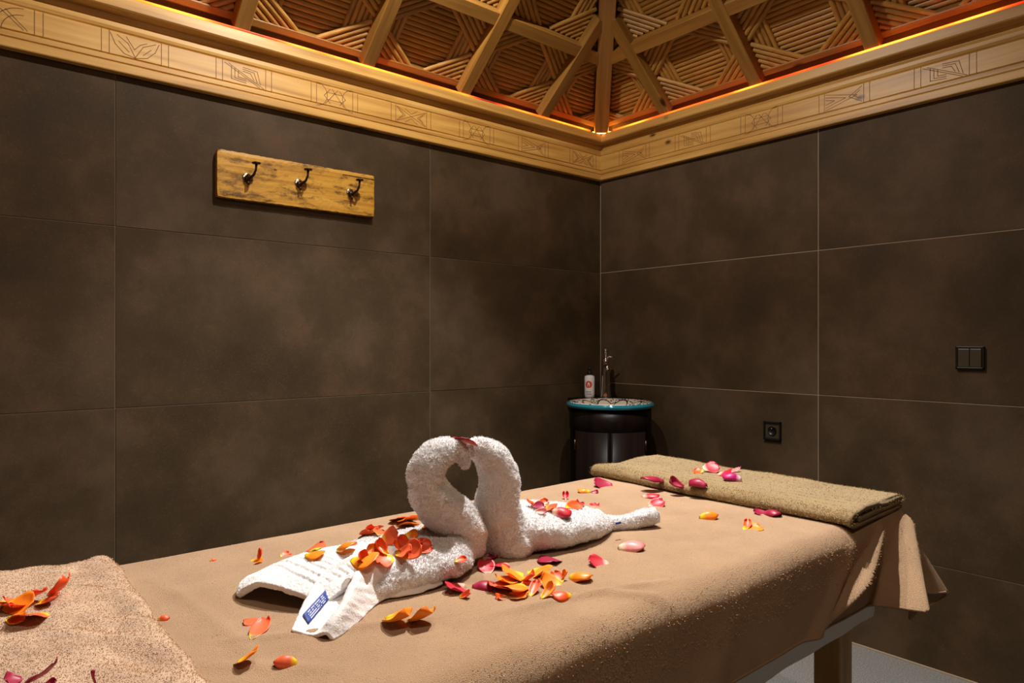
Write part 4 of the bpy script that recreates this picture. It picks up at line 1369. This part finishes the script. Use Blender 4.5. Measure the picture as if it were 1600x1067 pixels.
petal(877, 915, 845, 913, 19, 'O', 'orange petal lying between the heap and the rightmost pair', G6, lift=0.004)
petal(846, 938, 868, 920, 16, 'O', 'pointed orange petal at the front right of the scatter', G6, lift=0.012, wr=0.7)
petal(892, 932, 864, 936, 18, 'D', 'vermilion petal with yellow base nearest the crease in the cloth', G6, dome=True)
petal(878, 912, 866, 896, 15, 'D', 'vermilion petal, left half of the rightmost pair', G6, lift=0.010)
petal(876, 909, 888, 895, 12, 'O', 'upright orange petal in the rightmost pair', G6, lift=0.014, wr=0.6)
petal(890, 905, 922, 908, 20, 'O', 'wide orange petal at the right end of the scatter', G6, lift=0.004, dome=True)
petal(952, 883, 921, 881, 12, 'R', 'boat-shaped red petal lying alone right of the orange scatter', G6, lift=0.004)
petal(966, 860, 1004, 860, 19, 'P', 'pink and red petal lying alone in front of the rolled tail', G6, dome=True)
G8 = 'red petals on the right swan'
petal(841, 790, 827, 790, 13, 'D', 'vermilion petal nearest the neck on the right swan', G8, lift=0.006)
petal(842, 788, 855, 785, 10, 'D', 'small orange-red petal at the rear of the right swan pile', G8, lift=0.006)
petal(836, 800, 852, 804, 12, 'P', 'pink petal at the front of the right swan pile', G8)
petal(849, 794, 868, 797, 14, 'C', 'coral petal in the middle of the right swan pile', G8, lift=0.004)
petal(862, 803, 889, 806, 20, 'R', 'large crimson petal at the front of the right swan pile', G8, dome=True)
petal(833, 797, 848, 797, 7, 'M', 'tiny wine petal in the right swan pile', G8)
petal(884, 795, 904, 793, 8, 'D', 'long red petal lying along the crest of the right swan', G8)
petal(903, 793, 921, 792, 7, 'R', 'crimson sliver on the crest of the right swan', G8)
petal(923, 793, 931, 790, 6, 'R', 'tiny crimson petal at the rear end of the right swan', G8)
petal(884, 782, 884, 772, 12, 'R', 'crimson petal standing on the cloth behind the right swan', G8, lift=0.015, wr=0.9)
G9 = 'petals at the far end of the table'
petal(922, 771, 904, 770, 9, 'O', 'oval orange petal beside a small wine one behind the right swan', G9, dome=True)
petal(923, 771, 934, 771, 7, 'M', 'small wine petal beside the oval orange one', G9)
petal(957, 760, 929, 759, 9, 'M', 'curled wine petal close to the far back corner of the cloth', G9, lift=0.004)
petal(1036, 768, 990, 768, 15, 'M', 'widest wine petal lying at the foot of the khaki towel', G9, lift=0.004, dome=True)
petal(1003, 778, 1027, 778, 11, 'R', 'crimson petal in front of the widest wine one', G9, dome=True)
petal(1013, 792, 1036, 788, 14, 'R', 'ragged crimson petal in front of the khaki towel', G9, lift=0.004)
petal(1068, 764, 1046, 758, 16, 'M', 'wine petal perched on the edge of the khaki towel', G9, lift=0.006)
petal(1104, 782, 1080, 778, 20, 'M', 'round wine petal leaning on the front edge of the khaki towel', G9, dome=True)
petal(1093, 812, 1120, 812, 18, 'O', 'orange petal with an upright tip in the open cloth at right', G9, dome=True)
petal(1162, 829, 1186, 827, 9, 'O', 'flat orange petal of the rightmost curled pair', G9)
petal(1166, 828, 1169, 815, 10, 'D', 'upright vermilion petal of the rightmost curled pair', G9, lift=0.014, wr=0.6)
petal(1200, 804, 1179, 804, 6, 'M', 'thin wine petal beside the khaki towel front', G9)
petal(1194, 804, 1219, 809, 16, 'M', 'folded wine petal against the khaki towel front', G9, dome=True)
G10 = 'petals on the khaki towel'
petal(1099, 739, 1085, 738, 7, 'D', 'small orange-red petal at the left of the row on the khaki towel', G10)
petal(1098, 737, 1122, 736, 8, 'R', 'crimson petal in the row on the khaki towel', G10, lift=0.003)
petal(1122, 742, 1142, 743, 8, 'R', 'pinkish red petal in the middle of the row on the khaki towel', G10, lift=0.003)
petal(1159, 752, 1131, 750, 14, 'G', 'magenta petal with a pale rim on the khaki towel', G10, dome=True)
petal(1141, 739, 1155, 734, 4, 'P', 'pale pink sliver at the back of the khaki towel', G10, lift=0.006, wr=0.3)
petal(734, 698, 708, 690, 18, 'R', 'crimson petal resting on the touching heads of both swans', 'petal on the swan heads', lift=0.0112, dome=True)

# ------------------------------------------------------------------ hook board
def hook_board():
    x0, x1, z0, z1 = -2.026, -1.402, 1.716, 1.886
    th = 0.026
    root = tag(empty('hook_board', ((x0 + x1) / 2, -0.01, z0)), 'worn yellow wooden board with three dark coat hooks on the wall', 'coat rack')
    # board with slightly chipped edges
    nx, nz = 60, 14
    v, f = [], []
    r = random.Random(3)
    for side in (0, 1):
        for i in range(nx + 1):
            for k in range(nz + 1):
                x = x0 + (x1 - x0) * i / nx; z = z0 + (z1 - z0) * k / nz
                if k == nz: z -= abs(r.gauss(0, 0.0012)); 
                if k == 0: z += abs(r.gauss(0, 0.0010))
                if i in (0, nx): x += (1 if i == 0 else -1) * abs(r.gauss(0, 0.0008))
                if i in (0, nx) and k in (0, nz): z += 0.002 * (1 if k == 0 else -1); x += 0.002 * (1 if i == 0 else -1)
                y = -0.0035 if side else -0.0035 - th + (0.0006 * r.random()) + (0.0015 if (k in (0, nz) or i in (0, nx)) else 0)
                v.append((x, y, z))
    n = (nx + 1) * (nz + 1)
    g = grid_faces(nx + 1, nz + 1)
    f = [q for q in g] + [tuple(i + n for i in reversed(q)) for q in g]
    def idx(i, k): return i * (nz + 1) + k
    for i in range(nx):
        f.append((idx(i, 0), idx(i, 0) + n, idx(i + 1, 0) + n, idx(i + 1, 0)))
        f.append((idx(i, nz), idx(i + 1, nz), idx(i + 1, nz) + n, idx(i, nz) + n))
    for k in range(nz):
        f.append((idx(0, k), idx(0, k + 1), idx(0, k + 1) + n, idx(0, k) + n))
        f.append((idx(nx, k), idx(nx, k) + n, idx(nx, k + 1) + n, idx(nx, k + 1)))
    bm = bmesh.new(); me = mesh('board', v, f); bm.from_mesh(me); me = from_bm('board', bm)
    link('board', me, M['old'], root)
    # the split near the right top edge
    link('crack', box_me('crack', (-1.545, -0.0302, 1.868), (-1.4035, -0.0285, 1.8702)), M['iron'], root)
    yf = -0.0035 - th
    for px, py in ((385.5, 277), (466.5, 286), (547, 301)):
        c = on_y(px, py, yf)
        hk = empty('coat_hook', c); hk.parent = root; hk.matrix_parent_inverse = Matrix.Translation(-Vector(root.location))
        # round backplate, then a stem that comes out, swings up and ends in a flat button; dark solids below hold their cast shadows
        hp = link('coat_hook_body', tube_me('hb', [(0.0, -0.002, -0.005), (0.004, -0.022, -0.006), (0.012, -0.040, 0.004), (0.017, -0.046, 0.022), (0.018, -0.047, 0.044)],
                                          [0.0075, 0.0055, 0.0045, 0.004, 0.0045], 10), M['iron'])
        # keep three levels: hook parts hang directly on the hook
        hp.name = 'stem'; hp.parent = hk
        bp = lathe('backplate', [(0.0165, 0.0), (0.0165, 0.002), (0.013, 0.004), (0.0, 0.005)], 20, cap=False)
        bp.transform(Matrix.Rotation(math.pi / 2, 4, 'X'))
        o = link('backplate', bp, M['steel']); o.parent = hk
        kn = lathe('knob', [(0.0005, 0.042), (0.013, 0.042), (0.0155, 0.044), (0.0155, 0.047), (0.010, 0.049), (0.0005, 0.049)], 18)
        kn.transform(Matrix.Translation((0.018, -0.047, 0)))
        o = link('knob', kn, M['iron']); o.parent = hk
        o = link('knob_shadow', tube_me('knob_shadow', [(0, 0, -0.006), (0, -0.012, -0.006), (0, -0.016, -0.006)], [0.0125, 0.011, 0.004], 14), M['iron']); o.parent = hk  # dark solid in place of the knob's cast shadow
        o = link('stem_shadow', tube_me('stem_shadow', [(0, -0.006, -0.010), (0, -0.016, -0.020), (0, -0.020, -0.030)], [0.005, 0.0042, 0.0038], 8), M['iron']); o.parent = hk  # dark solid in place of the stem's cast shadow
hook_board()

# ------------------------------------------------------------------ switch and socket
def wall_plate(y, z, wd, ht, kind, label):
    root = tag(empty(kind, (-0.0028, y, z)), label, 'switch' if kind == 'light_switch' else 'socket')
    def put(nm, lo, hi, m, bev=0.001, par=None):
        o = link(nm, box_me(nm, lo, hi, bev, 2), m); o.parent = par or root; return o
    b = 0.007
    fr = bmesh.new()
    bm_box(fr, (-0.011, -wd / 2, -ht / 2), (0, wd / 2, -ht / 2 + b), 0.0015, 2); bm_box(fr, (-0.011, -wd / 2, ht / 2 - b), (0, wd / 2, ht / 2), 0.0015, 2)
    bm_box(fr, (-0.011, -wd / 2, -ht / 2), (0, -wd / 2 + b, ht / 2), 0.0015, 2); bm_box(fr, (-0.011, wd / 2 - b, -ht / 2), (0, wd / 2, ht / 2), 0.0015, 2)
    o = link('frame', from_bm('frame', fr), M['black']); o.parent = root
    if kind == 'light_switch':
        for s in (-1, 1):
            y0, y1 = (0.0006, wd / 2 - b - 0.001) if s > 0 else (-wd / 2 + b + 0.001, -0.0006)
            put('rocker', (-0.0125, y0, -ht / 2 + b + 0.001), (-0.001, y1, ht / 2 - b - 0.001), M['switch'], 0.002)
    else:
        p = put('plate', (-0.005, -wd / 2 + b, -ht / 2 + b), (-0.001, wd / 2 - b, ht / 2 - b), M['switch'])
        w_ = lathe('well', [(0.0, 0.0035), (0.019, 0.0035), (0.0200, 0.0085), (0.0188, 0.0090), (0.0178, 0.0058), (0.0, 0.0056)], 24, cap=False)
        w_.transform(Matrix.Rotation(-math.pi / 2, 4, 'Y'))
        o = link('well', w_, M['black']); o.parent = p
        pin = tube_me('earth_pin', [(-0.004, 0, 0.010), (-0.013, 0, 0.010)], 0.0024, 8)
        o = link('earth_pin', pin, M['steel']); o.parent = p
wall_plate(-1.757, 1.143, 0.088, 0.080, 'light_switch', 'black framed double rocker light switch on the dark right wall')
wall_plate(-1.013, 0.814, 0.080, 0.080, 'wall_socket', 'black framed power socket low on the dark right wall')

# ------------------------------------------------------------------ washbasin in the corner
SX, SY, SZ = -0.285, -0.325, 0.905
def basin_mat():
    m, nt, b, N, L = new_mat('painted_basin')
    tc = N.new('ShaderNodeTexCoord')
    sp = N.new('ShaderNodeSeparateXYZ'); L.new(tc.outputs['Object'], sp.inputs[0])
    def mth(op, a, c=None):
        n = N.new('ShaderNodeMath'); n.operation = op
        for k, q in enumerate((a, c)):
            if q is None: continue
            if isinstance(q, (int, float)): n.inputs[k].default_value = q
            else: L.new(q, n.inputs[k])
        return n.outputs[0]
    an = mth('ARCTAN2', sp.outputs[1], sp.outputs[0])
    rad = mth('SQRT', mth('ADD', mth('MULTIPLY', sp.outputs[0], sp.outputs[0]), mth('MULTIPLY', sp.outputs[1], sp.outputs[1])))
    # scalloped ornament: arches repeated round the rim
    sc = mth('ABSOLUTE', mth('SINE', mth('MULTIPLY', an, 5.0)))
    edge = mth('ADD', mth('MULTIPLY', sc, 0.06), 0.115)
    dif = mth('SUBTRACT', rad, edge)
    arch = mth('LESS_THAN', mth('ABSOLUTE', dif), 0.006)
    outer = mth('GREATER_THAN', dif, 0.0)
    vo = N.new('ShaderNodeTexVoronoi'); vo.inputs['Scale'].default_value = 70
    L.new(tc.outputs['Object'], vo.inputs['Vector'])
    cell = mth('LESS_THAN', vo.outputs['Distance'], 0.38)
    mixf = mth('MAXIMUM', arch, mth('MULTIPLY', outer, cell))
    mx = N.new('ShaderNodeMix'); mx.data_type = 'RGBA'
    L.new(mixf, mx.inputs['Factor'])
    mx.inputs[6].default_value = (0.62, 0.52, 0.40, 1); mx.inputs[7].default_value = (0.035, 0.035, 0.045, 1)
    L.new(mx.outputs[2], b.inputs['Base Color'])
    b.inputs['Roughness'].default_value = 0.12; b.inputs['Coat Weight'].default_value = 0.5
    return m
M['basin'] = basin_mat()

def at(o, par, loc):
    o.parent = par; o.location = loc; return o
def washbasin():
    cab = tag(empty('vanity_cabinet', (SX, SY, 0)), 'round black-brown vanity cabinet in the room corner under the basin', 'cabinet')
    Rc = 0.197
    at(link('body', lathe('body', [(Rc - 0.012, 0.0), (Rc - 0.012, 0.03), (Rc - 0.004, 0.03), (Rc - 0.004, SZ - 0.125), (Rc, SZ - 0.12), (Rc, SZ - 0.022), (Rc - 0.012, SZ - 0.022), (Rc - 0.012, SZ - 0.13), (0.01, SZ - 0.13)], 48), M['cab']), cab, (0, 0, 0))
    # two curved doors, each with hinges
    cdir = math.atan2(CAM.y - SY, CAM.x - SX)
    for s in (-1, 1):
        n = 14; v, f = [], []
        a0, a1 = cdir + s * 0.012, cdir + s * 0.98
        for z in (0.05, SZ - 0.122):
            for rr in (Rc - 0.006, Rc + 0.001):
                for k in range(n + 1):
                    a = a0 + (a1 - a0) * k / n
                    v.append((rr * math.cos(a), rr * math.sin(a), z))
        q = n + 1
        for k in range(n):
            f += [(k, k + 1, q + k + 1, q + k), (2 * q + k, 2 * q + k + 1, 3 * q + k + 1, 3 * q + k), (q + k, q + k + 1, 3 * q + k + 1, 3 * q + k), (k, k + 1, 2 * q + k + 1, 2 * q + k)]
        f += [(0, q, 3 * q, 2 * q), (n, q + n, 3 * q + n, 2 * q + n)]
        bm = bmesh.new(); me = mesh('door', v, f, True); bm.from_mesh(me); me = from_bm('door', bm)
        d = at(link('door', me, M['cab']), cab, (0, 0, 0))
        for hz_ in (0.16, SZ - 0.19):
            a = cdir + s * 0.96
            c = ((Rc + 0.004) * math.cos(a), (Rc + 0.004) * math.sin(a))
            at(link('hinge', tube_me('hinge', [(c[0], c[1], hz_ - 0.025), (c[0], c[1], hz_ + 0.025)], 0.005, 8), M['iron']), d, (0, 0, 0))
    # triangular ledge that fills the room corner behind the round front
    lx, ly = -SX - 0.004, -SY - 0.004
    v = []
    for z in (SZ - 0.05, SZ + 0.004):
        v += [(lx, ly, z), (0.03, ly, z)] + [(0.2135 * math.cos(a), 0.2135 * math.sin(a), z) for a in [1.45 - 1.33 * k / 10 for k in range(11)]] + [(lx, 0.025, z)]
    m_ = len(v) // 2
    f = [tuple(range(m_)), tuple(reversed(range(m_, 2 * m_)))] + [(k, (k + 1) % m_, m_ + (k + 1) % m_, m_ + k) for k in range(m_)]
    bm = bmesh.new(); me = mesh('back_ledge', v, f); bm.from_mesh(me); me = from_bm('back_ledge', bm)
    at(link('back_ledge', me, M['cab']), cab, (0, 0, 0))

    bs = tag(empty('washbasin', (SX, SY, SZ)), 'patterned ceramic washbasin with turquoise rim on the corner cabinet', 'washbasin')
    at(link('bowl', lathe('bowl', [(0.02, -0.10), (0.05, -0.09), (0.075, -0.062), (0.10, -0.036), (0.132, -0.018), (0.165, -0.003), (0.185, 0.006), (0.198, 0.008), (0.198, 0.001), (0.16, -0.004), (0.13, -0.035), (0.10, -0.08), (0.07, -0.105), (0.02, -0.11)], 64, cap=False), M['basin']), bs, (0, 0, 0))
    ring = [(0.203 + 0.009 * math.cos(a), -0.006 + 0.012 * math.sin(a)) for a in [2 * math.pi * k / 12 for k in range(13)]]
    at(link('rim', lathe('rim', ring, 64, cap=False), M['turq']), bs, (0, 0, 0))
    at(link('drain', lathe('drain', [(0.022, -0.099), (0.022, -0.096), (0.002, -0.094)], 20), M['chrome']), bs, (0, 0, 0))

    fx, fy = -0.118, -0.146
    z0 = SZ + 0.004
    fa = tag(empty('basin_faucet', (fx, fy, z0)), 'tall polished chrome faucet with flat lever behind the basin', 'faucet')
    out = Vector((SX - fx, SY - fy, 0)).normalized()
    at(link('body', lathe('body', [(0.031, 0.0), (0.031, 0.008), (0.027, 0.018), (0.025, 0.05), (0.020, 0.14), (0.019, 0.165), (0.020, 0.18), (0.0195, 0.2), (0.014, 0.207)], 28), M['chrome']), fa, (0, 0, 0))
    sp = [Vector((0, 0, 0.165)) + out * 0.012, Vector((0, 0, 0.172)) + out * 0.06, Vector((0, 0, 0.168)) + out * 0.10, Vector((0, 0, 0.155)) + out * 0.115]
    at(link('spout', tube_me('spout', sp, [0.012, 0.011, 0.0105, 0.010], 14), M['chrome']), fa, (0, 0, 0))
    at(link('cap', lathe('cap', [(0.008, 0.205), (0.009, 0.222), (0.013, 0.235), (0.015, 0.248), (0.011, 0.258), (0.003, 0.262)], 20), M['chrome']), fa, (0, 0, 0))
    side = Vector((0.7, -0.7, 0))
    lv = [Vector((0, 0, 0.214)), Vector((0, 0, 0.215)) + side * 0.025, Vector((0, 0, 0.214)) + side * 0.048]
    at(link('lever', tube_me('lever', lv, [0.006, 0.005, 0.004], 10), M['chrome']), fa, (0, 0, 0))

    # pump bottle on the ledge
    bp = Vector((-0.290, -0.120, z0))
    q = on_z(924, 617, z0)
    bx, by = -0.172, -0.082
    bt = tag(empty('soap_bottle', (bx, by, z0)), 'white soap bottle with black pump top and red round logo', 'bottle')
    at(link('body', lathe('body', [(0.0225, 0.0), (0.0255, 0.004), (0.0262, 0.02), (0.0262, 0.108), (0.0235, 0.114), (0.012, 0.119), (0.011, 0.122)], 32), M['plastic']), bt, (0, 0, 0))
    pm = at(link('pump', lathe('pump', [(0.0125, 0.119), (0.0125, 0.134), (0.009, 0.137), (0.006, 0.140), (0.006, 0.148), (0.0095, 0.149), (0.0095, 0.156), (0.003, 0.158)], 20), M['black']), bt, (0, 0, 0))
    ca = math.atan2(CAM.y - by, CAM.x - bx)
    def curved(nm, shapes, m, r, par=bt):
        """flat prints wrapped on the bottle: lists of (angle offset m, z) polygons"""
        v, f = [], []
        for sh in shapes:
            k = len(v)
            for s_, z_ in sh:
                a = ca + s_ / 0.0262 - 0.18
                v.append((r * math.cos(a), r * math.sin(a), z_))
            f.append(tuple(range(k, k + len(sh))))
        return at(link(nm, mesh(nm, v, f), m), par, (0, 0, 0))
    # strips keep the prints on the curved surface
    def disc(cz, R, a0=0.0, a1=1.0, n=14):
        out_ = []
        for k in range(n):
            s0 = -R + 2 * R * k / n; s1 = -R + 2 * R * (k + 1) / n
            h0 = math.sqrt(max(R * R - s0 * s0, 0)); h1 = math.sqrt(max(R * R - s1 * s1, 0))
            out_.append([(s0, cz - h0), (s1, cz - h1), (s1, cz + h1), (s0, cz + h0)])
        return out_
    curved('logo', disc(0.071, 0.0185), M['redprint'], 0.0266)
    curved('logo_figure', [[(-0.006, 0.061), (0.006, 0.061), (0.005, 0.076), (0.002, 0.081), (-0.002, 0.081), (-0.005, 0.076)]], M['whiteprint'], 0.0270)
    curved('logo_mark', [[(-0.002, 0.063), (0.002, 0.063), (0.002, 0.068), (-0.002, 0.068)]], M['greyprint'], 0.0273)
    words = []
    r = random.Random(2)
    for z_, s0, s1 in ((0.030, -0.016, 0.012), (0.019, -0.014, 0.012)):
        s_ = s0
        while s_ < s1:
            wd = r.uniform(0.0015, 0.0028)
            words.append([(s_, z_), (s_ + wd, z_), (s_ + wd, z_ + r.uniform(0.004, 0.0062)), (s_, z_ + 0.0048)])
            s_ += wd + 0.0008
    curved('lettering', words, M['greyprint'], 0.0266)
washbasin()
